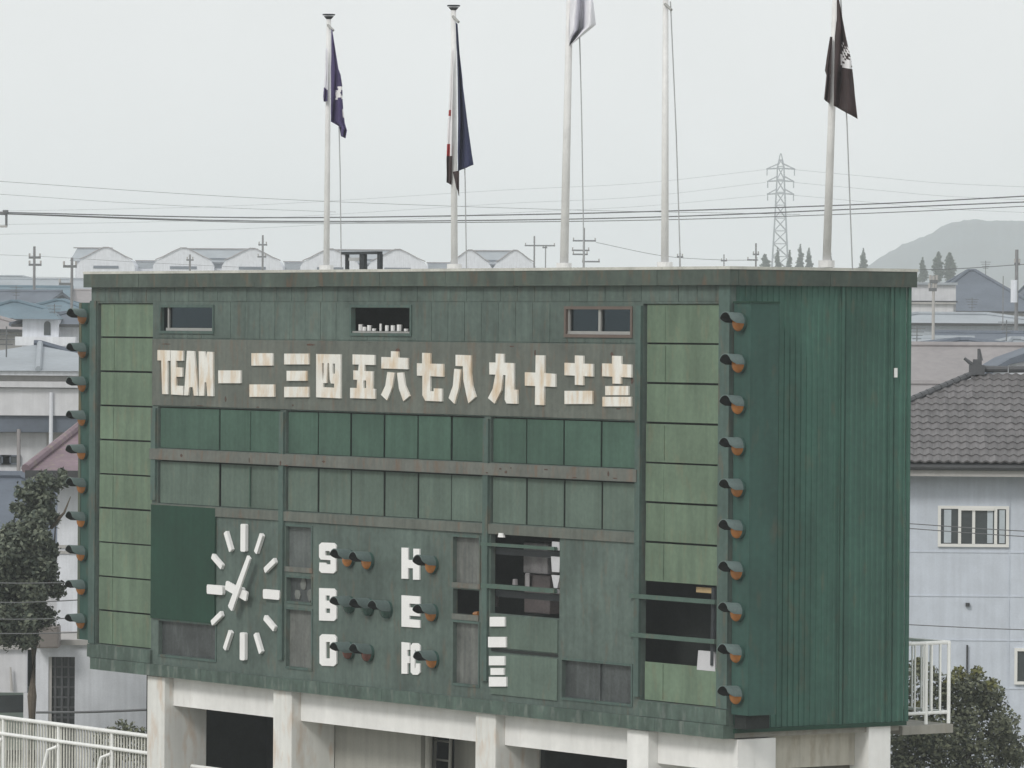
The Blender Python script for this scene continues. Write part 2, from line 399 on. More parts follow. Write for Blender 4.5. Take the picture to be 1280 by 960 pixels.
# ---- name boards, ten on each side; two of the right column are taken out
def panel(rect, y0, y1, name, m):
    x0, x1, z0, z1 = rect
    # thin board with slightly bowed face
    mb = MB(); nx = 4; bow = rnd.uniform(-.006, .008); vs = []; fs = []
    for i in range(nx+1):
        u = i/nx; yb = y0-bow*4*u*(1-u)
        vs += [(x0+(x1-x0)*u, yb, z0), (x0+(x1-x0)*u, yb, z1), (x0+(x1-x0)*u, y1, z0), (x0+(x1-x0)*u, y1, z1)]
    for i in range(nx):
        a = 4*i; b = a+4
        fs += [(a, b, b+1, a+1), (a+2, a+3, b+3, b+2), (a+1, b+1, b+3, a+3), (a, a+2, b+2, b)]
    fs += [(0, 1, 3, 2), (4*nx, 4*nx+2, 4*nx+3, 4*nx+1)]
    mb.add(vs, fs); return mb.build(name, m, board)
for side, (xa, xb) in (('l', (RX[123], RX[190]-.01)), ('r', (RX[804]+.03, RX[897]-.01))):
    for i in range(10):
        if side == 'r' and i in (7, 8): continue
        z1 = ZP0+(ZPB-ZP0)*i/10; z0 = ZP0+(ZPB-ZP0)*(i+1)/10
        jy = rnd.uniform(0, .015)
        panel([xa, xb, z0+.012+rnd.uniform(0, .008), z1-.012], .022+jy, .045+jy, 'name_panel', M['name'])
        MB().box(xa+.45, xa+.462, .012+jy, .03+jy, z0+.04, z1-.03).build('panel_seam', M['name'], board)
# backing shade behind the columns so that joints read dark
zh1, zh0 = ZP0+(ZPB-ZP0)*.7, ZP0+(ZPB-ZP0)*.9
MB().box(RX[123]-.06, RX[190]+.02, .10, .13, ZPB, ZP0).build('backing_board', M['dark'], board)
MB().box(RX[804]-.06, RX[897]+.02, .10, .13, zh1, ZP0).build('backing_board', M['dark'], board)
# rails crossing the opening left by the two missing boards
for py in (748, 797):
    x0, z = L(850, py)
    MB().box(X(790, 745), RX[897]+.02, -.055, -.005, z-.045, z+.02).build('guide_rail', M['innerbar'], board)
# slots of the two score rows
def slots(row, edges_px, py, m):
    z1, z0 = (ZA0, ZA1) if row == 0 else (ZB0, ZB1)
    for a, b in zip(edges_px, edges_px[1:]):
        jy = rnd.uniform(0, .02)
        x0, x1 = X(a+1.5, py), X(b-.6, py)
        panel([x0, x1, z0+.008, z1-.02], .02+jy, .035+jy, 'score_panel', m)
for row, m, py in ((0, M['slota'], 545), (1, M['slotb'], 610)):
    slots(row, [197.5, 272.5, 350], py, m); slots(row, [357, 395.5, 436.5, 478, 520, 562, 605], py, m); slots(row, [613, 656, 703, 750, 796], py, m)
for r in rowA+rowB:
    MB().box(r[0]-.02, r[1]+.02, .092, .11, r[2]-.02, r[3]+.02).build('backing_board', M['dark'], board)
for z1, z0, py in ((ZA0, ZA1, 545), (ZB0, ZB1, 610)):
    x0 = X(311, py); MB().box(x0, x0+.02, .006, .03, z0+.03, z1-.04).build('panel_seam', M['slota'], board)
# fresh dark green panel beside the clock
r = [RX[190]+.03, X(270.5, 700), Z(773), Z(631)]
MB().box(r[0], r[1], -.034, -.001, r[2], r[3]).build('dark_green_panel', M['dkgreen'], board)
# lower right panels
x0, x1 = X(614, 800), X(698, 800); zt = R_open[2]-.01
MB().box(x0+.02, x1, -.02, .003, ZLS+.05, zt-.01).build('score_panel', M['slotb'], board)
MB().box(x0+.02, x1, -.012, .004, ZLS-.012, ZLS+.03).build('dark_joint', M['dark'], board)
MB().box(x0+.02, x1, -.02, .003, L(660, 872)[1], ZLS-.04).build('score_panel', M['slotb'], board)
# windows of the upper wall
for i, r in enumerate(win):
    fr = MB(); t = .045
    fr.box(r[0], r[1], -.02, .07, r[2], r[2]+t); fr.box(r[0], r[1], -.02, .07, r[3]-t, r[3])
    fr.box(r[0], r[0]+t, -.018, .068, r[2]+t, r[3]-t); fr.box(r[1]-t, r[1], -.018, .068, r[2]+t, r[3]-t)
    w = fr.build('window', M['trim'] if i < 2 else M['brown'], board)
    a = MB()
    if i != 1:
        a.box(r[0]+t+.12*(i == 0), r[1]-t, .02, .05, r[2]+t+.002, r[2]+t+.05)
        a.box(r[0]+t+.01+.16*(i == 0), r[0]+t+.05+.16*(i == 0), .022, .052, r[2]+t+.05, r[3]-t-.002)
    else: a.box(r[0]+t, r[1]-t, .01, .05, r[2]+t+.002, r[2]+t+.03)
    if i == 2: a.box((r[0]+r[1])/2-.03, (r[0]+r[1])/2+.03, .018, .05, r[2]+t+.05, r[3]-t-.002)
    a.build('sash', M['alu'], w)
    if i != 1: MB().box(r[0]+t, r[1]-t, .056, .062, r[2]+t, r[3]-t).build('pane', M['glass'], w)
# things standing inside the middle window
r = win[1]
ORD = ['leftmost', 'second from left', 'third from left', 'fourth from left', 'middle', 'fourth from right', 'third from right', 'second from right', 'rightmost']
for bi, (px, h, wpx) in enumerate(((451, 8, 3), (456, 5, 3), (462, 7, 3), (468, 3, 3), (476, 9, 1.6), (484, 7, 2.6), (491.5, 7, 3), (499.5, 8, 3.4), (508, 3, 3))):
    x = X(px, 412, .16); z0 = r[2]+.045
    rad = wpx/38/2; hh = h/77
    o = MB().tube([(0, 0, 0), (0, 0, hh*.7), (0, 0, hh*.78), (0, 0, hh)], rad, 8).build('bottle', M['white'])
    o.matrix_world = BOARD @ Matrix.Translation((x, .16, z0+.035))
    tag(o, ORD[bi]+' of the nine white bottles on the sill of the middle upper window', 'bottle', 'white bottles on the sill of the middle upper window')
MB().box(r[0], r[1], .09, .30, r[2], r[2]+.075).build('sill_shelf', M['dark'], board)
# recessed acrylic windows: two low wide ones and two upright columns
def acrylic(r, m, depth=.075, frame=True, mull=False, nm='vent_window'):
    p = MB().box(r[0]-.01, r[1]+.01, depth, depth+.015, r[2]-.01, r[3]+.01).build(nm, m, board)
    if frame:
        f = MB(); t = .035
        f.box(r[0]+.002, r[1]-.002, -.015, depth-.002, r[2]-.002, r[2]+t); f.box(r[0]+.002, r[1]-.002, -.012, .05, r[3]-t, r[3]+.002)
        f.box(r[1]-t, r[1]+.002, -.013, depth-.003, r[2]+t, r[3]-t)
        f.build('frame', M['trim'], p)
    if mull:
        xm = (r[0]+r[1])/2; MB().box(xm-.02, xm+.02, depth-.03, depth-.001, r[2]+.03, r[3]-.03).build('mullion', M['smokedk'], p)
    return p
acrylic(vent[0], M['smokedk']); acrylic(vent[1], M['smokedk'], mull=True)
acrylic(colw[0], M['smoke']); acrylic(colw[2], M['smoke2']); acrylic(colw[3], M['smoke2']); acrylic(colw[5], M['smoke2'])
acrylic(colw[1], M['smokedk'], .085)
for j, (px, py, s) in enumerate(((379, 730, .11), (372, 743, .09), (387, 743, .10))):
    x, z = L(px, py, .07); a = [(x+s*cos(t)*(.6+.5*rnd.random()), z+s*1.2*sin(t)*(.6+.5*rnd.random())) for t in [i*pi/4 for i in range(8)]]
    MB().plate([a], .068, .0845).build('scuff_patch', M['smoke2'], board)
for r in (colw[0], colw[3]):
    MB().box(r[0], r[1], -.02, .05, r[2]-.03, r[2]+.05).build('window_sill', M['beam'], board)
r = colw[4]; MB().box(r[0], r[1], -.02, .06, r[2]-.09, r[2]+.0).build('window_sill', M['beam'], board)
MB().tube([(r[1]-.16, .02, r[2]+.015), (r[1]-.04, .02, r[2]+.03)], .035, 8).build('rusty_bolt', M['amber2'], board)

# ---- big opening with two rails, and what stands inside
for py, y, h in ((683.5, -.05, .05), (736, -.05, .07)):
    x, z = L(656, py, y)
    MB().box(X(604, py), R_open[1]-.08, y, y+.06, z-h/2, z+h/2).build('guide_rail', M['innerbar'], board)
    MB().box(R_open[0], R_open[1]-.1, .10, .13, z-h/2-.13, z-h/2-.03).build('inner_rail', M['iron'], board)
def inside(name, px0, px1, py0, py1, y, d, m, label, cat, group=None):
    my, mx_ = (py0+py1)/2, (px0+px1)/2
    x0, x1 = L(px0, my, y)[0], L(px1, my, y)[0]; z0, z1 = L(mx_, py1, y)[1], L(mx_, py0, y)[1]
    o = MB().box(-(x1-x0)/2, (x1-x0)/2, 0, d, 0, z1-z0).build(name, m)
    o.matrix_world = BOARD @ Matrix.Translation(((x0+x1)/2, y, z0)); tag(o, label, cat, group)
    bv = o.modifiers.new('b', 'BEVEL'); bv.width = .012; bv.segments = 1; return o
M['cab'] = mat('grey_steel_cabinet', (.30, .29, .30), .2, .6, .1, (.1, .09, .08), .3, 4)
M['cabd'] = mat('brown_grey_locker', (.11, .095, .095), .2, .7)
inside('metal_cabinet', 654, 684, 679, 717, .55, .25, M['cab'], 'pale grey metal cabinet behind the rails inside the large square opening', 'cabinet')
inside('metal_locker', 655, 687, 719, 767, .50, .3, M['cabd'], 'dark brown-grey locker under the pale cabinet in the large square opening', 'locker')
inside('white_board', 656, 661, 716, 734, .42, .03, M['cab'], 'narrow pale strip leaning at the left edge of the dark locker', 'board')
M['cloth'] = mat('hanging_white_cloth', (0.515, 0.515, 0.541), .05, .8)
def hung(px, py, w, h, y, top, bot, label, nm, cat, m='cloth', group=None):
    x, z = L(px, py, y); a = w/38; b = h/77
    o = MB().plate([[(-a*top/2, b/2), (-a*bot/2, -b/2), (a*bot/2, -b/2), (a*top/2, b/2)]], 0, .04).build(nm, M[m])
    o.matrix_world = BOARD @ Matrix.Translation((x, y, z)); return tag(o, label, cat, group)
hung(694.5, 682.5, 8, 10, .03, .9, 1, 'top white cloth scrap at the right edge of the large square opening', 'white_cloth', 'cloth')
hung(694.5, 705.5, 9.5, 18, .03, 1, .75, 'middle white cloth, the largest, at the right edge of the large square opening', 'white_cloth', 'cloth')
hung(694.5, 727, 8.5, 15, .03, 1, .4, 'white cloth tapering downward at the right edge of the large square opening', 'white_cloth', 'cloth')
hung(693, 739, 6.5, 5, .03, .8, 1, 'lowest and smallest white cloth at the right edge of the large square opening', 'white_cloth', 'cloth')
hung(625.5, 669, 5.5, 5, -.05, .7, 1, 'small bright lamp at the top left of the large square opening', 'small_lamp', 'lamp', 'white')
hung(642.5, 727.5, 3.5, 7, .3, .7, 1, 'tiny pale tag hanging in the dark left half of the large opening', 'hanging_tag', 'tag', 'cab')
hung(619, 750, 3, 16, .2, 1, 1, 'dull brown strip at the lower left inside the large opening', 'wooden_strip', 'strip', 'cabd')
M['timber'] = mat('pale_orange_timber', (0.464, 0.336, 0.176), .12, .7)
hung(885, 738, 22, 6, .12, 1, 1, 'pale timber plank lying across the top of the dark opening in the right column', 'timber_plank', 'plank', 'timber')
o = hung(882.5, 826, 17, 22, .03, .85, 1, 'pale blue-white paper sheet hanging at the bottom of the dark right opening', 'paper_sheet', 'sheet')
MB().tube([(X(892, 750, .05), .05, zh0+.02), (X(893, 750, .05), .05, zh1-.02)], .045, 8).build('inner_post', M['iron'], board)

# ---- lettering
def g2(glyph, name, m, thick=.03, parent=None, y=-.022):
    """glyph: list of loops in photograph pixels on the front plane"""
    lp = [[L(px, py) for px, py in loop] for loop in glyph]
    return MB().plate(lp, y-thick, y).build(name, m, parent or board)
def boxl(x0, x1, y0, y1): return [(x0, y0), (x0, y1), (x1, y1), (x1, y0)]
TEAM = [
 [[(200, 437.5), (200, 450.5), (204.8, 450.6), (206, 492.5), (212.8, 492.8), (212.5, 451), (215.8, 451), (215.8, 438)]],
 [[(216.6, 438), (217, 493), (232, 494), (232, 482.5), (223.2, 482), (223, 471), (231, 471), (231, 459.5), (223, 459), (223, 451), (232, 451), (232, 438.5)]],
 [[(237, 438.5), (233.3, 494), (238.4, 494.2), (240, 484), (244, 484), (245.5, 494.4), (250.6, 494.6), (246, 439)]],
 [[(251.6, 439), (252.2, 494.6), (258, 494.8), (259, 478), (261.2, 478), (262.4, 495), (269.8, 495.3), (269.3, 440), (262.3, 439.6), (261, 448), (259, 439.4)]]]
for gl in TEAM: g2(gl, 'letter', M['lettr'])
NUMS = [
 [boxl(276, 304, 463, 479)],
 [boxl(317.5, 344, 441.5, 457)], [boxl(315, 346, 480.5, 496)],
 [boxl(358.5, 389, 442, 455.5)], [boxl(361.5, 386.5, 463.5, 476)], [boxl(358.5, 389, 483.5, 496.5)],
 [[(398.5, 442.5), (398.5, 496.5), (429, 498), (429, 443)], [(405.8, 454), (408, 454), (408, 466), (407, 478), (405.8, 466)],
  [(412.6, 454), (414.6, 454), (415.5, 474), (416.8, 479.2), (421, 479.6), (421, 484.6), (407, 484), (407, 479), (411.5, 478.8)],
  [(419, 454.5), (422, 454.6), (422, 467), (419, 467)]],
 [[(444, 443), (444, 455.5), (451.8, 455.7), (451, 463.3), (445, 463), (445, 474.5), (449.7, 474.8), (449.3, 485), (441, 484.8), (441, 497.6), (472, 498.6), (472, 486.2), (469, 486),
   (469.3, 464.2), (458.8, 463.8), (459, 456), (471.5, 456.3), (471.5, 443.8)], [(457.5, 475.5), (461, 475.6), (461, 485.2), (457.5, 485)]],
 [[(492, 439), (492, 446.6), (480, 446.2), (480, 460.5), (513, 461.6), (513, 447.6), (501, 447), (501, 439.5)]],
 [[(487.5, 465), (485, 482), (479.5, 493.5), (487, 500.5), (493.5, 484), (496.5, 466)]],
 [[(499.5, 466), (502, 486), (507.5, 501.5), (515.2, 495), (509.5, 482), (507, 465.5)]],
 [[(531, 441), (531, 454.3), (524.5, 454), (524.5, 469.5), (531.3, 469.8), (531.3, 494), (535, 501), (555.6, 501.8), (555.6, 485.8), (545.5, 485.4), (545.5, 489), (541, 489), (541, 470.2), (557.5, 471), (557.5, 455), (541, 454.6), (541, 441.5)]],
 [[(571.2, 461), (569.5, 482), (564, 497.5), (571.5, 505), (577, 484), (579.6, 462)]],
 [[(572.8, 443.5), (572.8, 457.3), (582, 457.8), (582.3, 474), (586, 492), (588.8, 504), (597.8, 496), (593.5, 482), (591.8, 467), (591.8, 444.2)]],
 [[(623, 442), (623, 453.2), (615, 453), (615, 468), (622.6, 468.3), (619.3, 486), (613.3, 497.6), (621.5, 504.5), (629.8, 488), (632, 468.7), (635.3, 468.9), (634.2, 499.5), (636.5, 504.3), (650, 504.8), (650, 487.3), (645.6, 487), (645.6, 454), (633, 453.5), (633, 442.4)]],
 [[(673, 444), (672.6, 465.8), (659.5, 465.3), (659.5, 482), (672.4, 482.6), (672, 506), (683.2, 506.4), (683.6, 483), (697.5, 483.7), (697.5, 467.4), (683.8, 466.4), (684, 444.3)]],
 [[(722, 444.3), (722, 454), (709, 453.4), (709, 469), (722, 469.6), (722, 481), (732.5, 481.5), (732.5, 470.2), (744.5, 470.7), (744.5, 455), (732.5, 454.5), (732.5, 444.7)]],
 [boxl(709, 743.5, 488.5, 505)],
 [[(768.5, 444.7), (768.5, 454.7), (756, 454.2), (756, 470.2), (769, 470.8), (769, 479.4), (779.5, 479.8), (779.5, 471.3), (792.6, 471.9), (792.6, 455.8), (780, 455.2), (780, 445.1)]],
 [boxl(760, 788.7, 482.5, 494)], [boxl(756.5, 792, 496, 508)],
]
for gl in NUMS: g2(gl, 'numeral', M['lettr'])
for i, (px, py, w_, h_) in enumerate(((226, 569.5, 3, 5), (311, 575, 1.2, 8), (350, 579, 2, 8), (404, 577, 4, 3), (358, 582, 4, 2), (625, 586, 3, 3), (632, 590, 3, 4), (638, 585, 2, 2), (682, 587, 4, 2.5), (760, 592, 2, 7), (768, 598, 5, 2), (718, 597, 5, 1.6), (608, 591, 3, 2))):
    x, z = L(px, py, -.07); w_ /= 76; h_ /= 154
    a = [(x+w_*cos(t)*(.6+.5*rnd.random()), z+h_*sin(t)*(.6+.5*rnd.random())) for t in [i_*pi/4 for i_ in range(8)]]
    MB().plate([a], -.0645, -.0615).build('rust_spot', M['rustspot'], board)
for i, (px, py, w_, h_) in enumerate(((282, 499, 2.4, 8), (366, 506.5, 2.5, 3), (388, 431, 12, 3), (497, 438, 6, 6), (669, 441, 2, 10), (753, 461, 3, 13), (765, 443, 3, 7), (773, 511, 5, 2), (640, 433, 5, 2), (322, 509, 4, 2), (790, 476, 3, 8), (208, 430, 14, 1.6), (250, 507, 10, 1.5))):
    x, z = L(px, py, -.022); w_ /= 76; h_ /= 154
    a = [(x+w_*cos(t)*(.6+.5*rnd.random()), z+h_*sin(t)*(.6+.5*rnd.random())) for t in [i_*pi/4 for i_ in range(8)]]
    MB().plate([a], -.0245, -.021).build('rust_spot', M['rustspot'], board)
# two numeral plates stacked beside the big opening
for b in ((615.5, 634.2, 771, 783), (613.5, 635.5, 796, 809), (614.5, 634, 820, 831.5), (616.5, 633, 835, 843.5), (614.5, 636, 846, 858)):
    g2([boxl(*b)], 'numeral', M['white'], .03, None, -.022)
def box_glyph(b, loops, name):
    x0, x1, y0, y1 = b; sk = (y1-y0)*.02
    g2([[(x0+(x1-x0)*u, y0+(y1-y0)*v+sk*u) for u, v in l] for l in loops], name, M['white'], .025, None, -.002)
S_ = [[(.15, 0), (0, .08), (0, .48), (.1, .56), (.68, .57), (.68, .71), (.42, .71), (.36, .66), (.02, .66), (0, .92), (.14, 1), (.86, 1), (1, .92), (1, .5), (.88, .42), (.36, .42), (.36, .27), (.62, .27), (.66, .34), (1, .34), (1, .08), (.86, 0)]]
B_ = [[(0, 0), (0, 1), (.86, 1), (1, .92), (1, .57), (.9, .5), (.98, .43), (.98, .08), (.84, 0)], [(.38, .22), (.62, .22), (.62, .38), (.38, .38)], [(.38, .62), (.64, .62), (.64, .76), (.38, .76)]]
O_ = [[(.15, 0), (0, .08), (0, .92), (.15, 1), (.85, 1), (1, .92), (1, .08), (.85, 0)], [(.38, .24), (.62, .24), (.62, .76), (.38, .76)]]
H_ = [[(0, 0), (0, .98), (.36, .98), (.36, .64), (.64, .64), (.64, 1), (1, 1), (1, .02), (.66, .02), (.66, .38), (.36, .38), (.36, 0)]]
E_ = [[(0, 0), (0, .98), (1, 1), (1, .76), (.42, .74), (.42, .63), (1, .64), (1, .38), (.42, .37), (.42, .25), (1, .26), (1, .02)]]
F_ = [[(0, 0), (0, 1), (.32, 1), (.32, .66), (.44, .66), (.44, .44), (.32, .44), (.32, .24), (.44, .24), (.44, .02)]]
C_ = [[(.62, .02), (.5, .10), (.5, .94), (.62, 1.02), (.88, 1.02), (1, .94), (1, .66), (.78, .66), (.78, .8), (.72, .8), (.72, .24), (.78, .24), (.78, .38), (1, .38), (1, .10), (.88, .02)]]
box_glyph((400.5, 421.5, 678, 716), S_, 'letter'); box_glyph((400.5, 422, 735, 775.5), B_, 'letter'); box_glyph((401, 422, 792.5, 832), O_, 'letter')
box_glyph((503.5, 526, 684.5, 724), H_, 'letter'); box_glyph((503.5, 526.5, 744, 784), E_, 'letter')
box_glyph((503.5, 526.5, 802.5, 842), F_, 'letter'); box_glyph((503.5, 526.5, 802.5, 842), C_, 'letter')

# ---- clock
CX, CZ = L(307.5, 740)
clock = MB()
cl = MB().tube([(CX-.06, -.004, CZ+.02), (CX-.06, -.13, CZ+.02)], .055, 16).build('clock', M['white'], board)
def rodbox(cx, cz, ang, r0, r1, w, y0, y1, name, w2=None):
    """bar lying on the face, running from radius r0 to r1 at clock angle ang, ends rounded"""
    w2 = w2 or w; pts = []; u = Vector((sin(ang), cos(ang))); v = Vector((cos(ang), -sin(ang)))
    for r, s, ww in ((r0, -1, w), (r1, 1, w2)):
        for t in ((-.5, 0), (-.32, .10), (.32, .10), (.5, 0)) if s > 0 else ((.5, 0), (.32, .10), (-.32, .10), (-.5, 0)):
            p = Vector((cx, cz)) + u*(r+s*ww*(t[1]-.1)) + v*(ww*t[0]); pts.append((p.x, p.y))
    mb = MB().plate([pts], y0, y1)
    return mb.build(name, M['white'], cl)
for h in range(12):
    big = h % 3 == 0
    r1 = 1.13; ln = (.46 if h % 6 == 0 else .50) if big else .36
    w = .155 if big else .095
    rodbox(CX, CZ, h*pi/6, r1-ln, r1, w, -.068, -.010, 'hour_marker')
hx, hz = CX+.0, CZ+.0
rodbox(hx, hz, RAD(33), -.34, .72, .15, -.20, -.165, 'minute_hand', .10)
rodbox(hx, hz, RAD(284), -.26, .42, .16, -.15, -.115, 'hour_hand', .15)

# ---- hooded lamps
LR = .142
def hood_mesh():
    mb = MB(); n = 20; a0 = RAD(96); vs = []; fs = []
    R = LR+.008; ll = .275
    for i in range(n+1):
        t = -a0+2*a0*i/n; q_ = max(0, (abs(t)-RAD(66))/(a0-RAD(66))); ln = ll*(1-.45*q_**2)
        for rr_, y in ((R, 0), (R, -ln), (R-.012, -ln), (R-.012, -.002)):
            vs.append((rr_*sin(t), y, rr_*cos(t)))
    for i in range(n):
        a = 4*i; b = a+4
        fs += [(a, a+1, b+1, b), (a+1, a+2, b+2, b+1), (a+2, a+3, b+3, b+2)]
    fs += [(0, 3, 2, 1), (4*n, 4*n+1, 4*n+2, 4*n+3)]
    mb.add(vs, fs); mb.mi = [1 if i % 3 == 2 and i < 3*n else 0 for i in range(len(fs))]
    return mb.mesh('visor', [M['hood'], M['visorblack']], False)
def lens_mesh(m, bulge=.075):
    mb = MB(); vs = [(0, -bulge, 0)]; fs = []; n = 20; rings = 5
    for j in range(1, rings+1):
        ph = j/rings*pi/2
        for i in range(n):
            t = 2*pi*i/n; vs.append((LR*sin(ph)*cos(t), -bulge*cos(ph), LR*sin(ph)*sin(t)))
    for i in range(n): fs.append((0, 1+i, 1+(i+1) % n))
    for j in range(rings-1):
        for i in range(n):
            a = 1+j*n+i; b = 1+j*n+(i+1) % n; fs.append((a, a+n, b+n, b))
    return mb.add(vs, fs).mesh('lens', m, True)
def base_mesh():
    mb = MB(); mb.tube([(0, .05, 0), (0, -.002, 0)], LR+.004, 20); return mb.mesh('housing', M['wing'])
HM, BMs = hood_mesh(), base_mesh()
LM = {k: lens_mesh(M[k]) for k in ('amber', 'amber2', 'glens', 'rlens')}
def lamp(x, y, z, k, s=1.0, tilt=0):
    o = link('lamp', BMs, board, (x, y, z)); o.scale = (s, s, s); o.rotation_euler = (tilt+rnd.uniform(-.05, .05), rnd.uniform(-.06, .06), rnd.uniform(-.05, .05))
    link('lens', LM[k], o); link('visor', HM, o, (0, 0, 0))
def lampf(px, py, k):
    x, z = L(px-2, py-2, -.05); lamp(x, -.055, z, k, .97, -.04)
for px, py, k in ((437, 700, 'amber'), (461, 703, 'amber'), (437, 758, 'glens'), (461, 761, 'glens'), (484, 764, 'glens'), (437, 815.5, 'rlens'), (461, 818.5, 'rlens'),
                  (541, 708, 'amber'), (541, 768, 'amber'), (542, 826.5, 'amber')): lampf(px, py, k)
for i in range(10):
    z = Z(393)+(Z(784.5)-Z(393))*i/9
    lamp(WL-.245, wy0-.053, Z(396.5)+(Z(786)-Z(396.5))*i/9, 'amber2' if i < 2 else 'amber', .93, -.03)
    lamp(.225, wy0-.053, L(925, 403, .07)[1]+(L(923, 868.5, .07)[1]-L(925, 403, .07)[1])*i/9, 'amber', .93, -.04)

# ------------------------------------------------------------------ concrete substructure
base = thing('concrete_substructure', 'white painted concrete piers and beams carrying the green scoreboard', 'substructure', mw=BOARD)
ZC = ZB-.012; BF = .18
bz = L(300, 891.8, BF)[1]
def pier(a, b, m, y1=.85, py=930): 
    x0, x1 = X(a, py, .0), X(b, py, .0)
    o = MB().box(x0, x1, .0, y1, 0, ZC).build('pier', m, base)
    bv = o.modifiers.new('b', 'BEVEL'); bv.width = .015; bv.segments = 2; return x0, x1
pr = [pier(183.5, 205, M['concr']), pier(341, 364, M['concr']), pier(594, 619, M['concr']), pier(783.5, 810, M['conc'])]
corner_x0 = -.42
bx = [(pr[0][1], pr[1][0]), (pr[1][1], pr[2][0]), (pr[2][1], pr[3][0]), (pr[3][1], .0)]
for a, b in bx: MB().box(a+.004, b-.004 if b < 0 else 0, BF, BF+.30, bz, ZC-.004).build('beam', M['conc'], base)
MB().box(corner_x0, -.006, BF+.304, BF+.304+.40, 0, ZC-.004).build('pier', M['conc'], base)
yb0, yb1 = S(1086, 930)[0], S(1113, 930)[0]
MB().box(-.45, -.0, yb0, yb1, 0, zsb-.065).build('pier', M['conc'], base)
zrb = L(1000, 949, yb0+.05)[1]
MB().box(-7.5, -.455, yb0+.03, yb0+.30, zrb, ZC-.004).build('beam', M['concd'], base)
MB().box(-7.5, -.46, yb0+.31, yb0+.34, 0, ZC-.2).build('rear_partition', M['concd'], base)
M['concside'] = mat('brown_mottled_concrete', (.50, .48, .42), .08, .9, .12, (.22, .16, .09), .5, .7)  # pale concrete with brown mottling
zsw = S(1060, 956, -.35)[1]
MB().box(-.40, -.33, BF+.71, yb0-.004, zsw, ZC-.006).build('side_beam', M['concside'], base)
# dark room behind, with one pale infill wall and a ladder bay
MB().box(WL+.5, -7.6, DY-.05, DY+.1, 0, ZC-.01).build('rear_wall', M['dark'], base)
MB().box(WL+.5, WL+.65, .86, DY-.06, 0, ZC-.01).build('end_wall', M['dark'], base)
x1 = X(526, 930, .86)
M['infill'] = mat('grey_rendered_wall', (0.364, 0.361, 0.331), .06, .9, .08)
MB().box(pr[1][0]+.02, x1, .86, .98, 0, ZC-.01).build('infill_wall', M['infill'], base)
MB().box(x1+.02, pr[2][1], 1.5, 1.6, 0, ZC-.01).build('infill_wall', M['infill'], base)
MB().tube([(x1+.10, .95, 0), (x1+.10, .95, ZC-.02)], .06, 10).build('downpipe', M['infill'], base)
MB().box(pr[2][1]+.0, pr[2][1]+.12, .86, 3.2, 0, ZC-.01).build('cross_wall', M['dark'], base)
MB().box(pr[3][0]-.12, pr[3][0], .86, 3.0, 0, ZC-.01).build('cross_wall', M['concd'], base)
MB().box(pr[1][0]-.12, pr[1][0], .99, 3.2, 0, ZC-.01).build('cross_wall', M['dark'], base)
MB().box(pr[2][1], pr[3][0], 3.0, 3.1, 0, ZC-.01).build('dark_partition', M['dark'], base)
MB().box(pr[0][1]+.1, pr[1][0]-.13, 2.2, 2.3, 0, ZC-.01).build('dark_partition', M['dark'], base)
# ladder leaning in the second bay
la = thing('ladder', 'pale metal ladder leaning in the bay beside the third pier', 'ladder', mw=BOARD @ Matrix.Translation((X(551, 945, 1.2), 1.2, 0)))
for s in (-.22, .22): MB().tube([(s+.32, -.25, 0), (s-.22, .22, 3.2)], .028, 8).build('rail', M['infill'], la)
for k in range(10):
    u = (k+.6)/10.6; MB().tube([(-.22+.32-.54*u, -.25+.47*u, 3.2*u), (.22+.32-.54*u, -.25+.47*u, 3.2*u)], .018, 6).build('rung', M['infill'], la)

# ------------------------------------------------------------------ fences and railings
def railing(name, label, x0, x1, ztop, zmid, z0, y, postx, step=.13, tag_=None, r=.036):
    t = thing(name, label, 'railing', mw=BOARD)
    for z, rr_ in ((ztop, r), (zmid, r*.9)): MB().tube([(x0, y, z), (x1, y, z)], rr_, 10).build('rail', M['rail'], t)
    MB().box(x0, x1, y+.02, y+.05, z0+.05, z0+.09).build('rail', M['rail'], t)
    x = x0+.05; bm_ = MB().tube([(0, 0, z0+.05), (0, 0, ztop-.02)], .017, 6).mesh('baluster', M['railg'])
    while x < x1: link('baluster', bm_, t, (x, y+.05, 0)); x += step
    for px in postx:
        MB().tube([(px, y+.02, z0), (px, y+.02, ztop)], .034, 8).build('post', M['rail'], t)
    return t
yr = .12
a, zt1 = L(92, 908, yr); zm1 = L(92, 929, yr)[1]
pxs = [X(p, 930, yr) for p in (-60, 3, 72, 139)]
lr = railing('guard_railing', 'white guard railing with round top rail running left from the first pier', X(-160, 930, yr), pr[0][0]-.01, zt1, zm1, .9, yr, pxs, .098)
for p in pxs[1:]:
    MB().tube([(p-.0, yr-.02, zm1-.10), (p-.10, yr-.14, zm1-.16), (p-.20, yr-.24, .9)], .03, 8).build('brace', M['rail'], lr)
# low wall carrying the railing
o = MB().box(X(-160, 930, yr), pr[0][0]-.01, yr-.1, yr+.2, 0, .9).build('low_wall', M['conc']); o.matrix_world = BOARD
tag(o, 'low concrete wall under the white guard railing left of the piers', 'wall')
# short railing seen in the first bay
a, z = L(250, 959, .5)
lr2 = railing('guard_railing', 'low white railing inside the dark first bay between two piers', pr[0][1]+.1, pr[1][0]-.1, z, z-.3, z-1.1, .5, [], .14, r=.035)
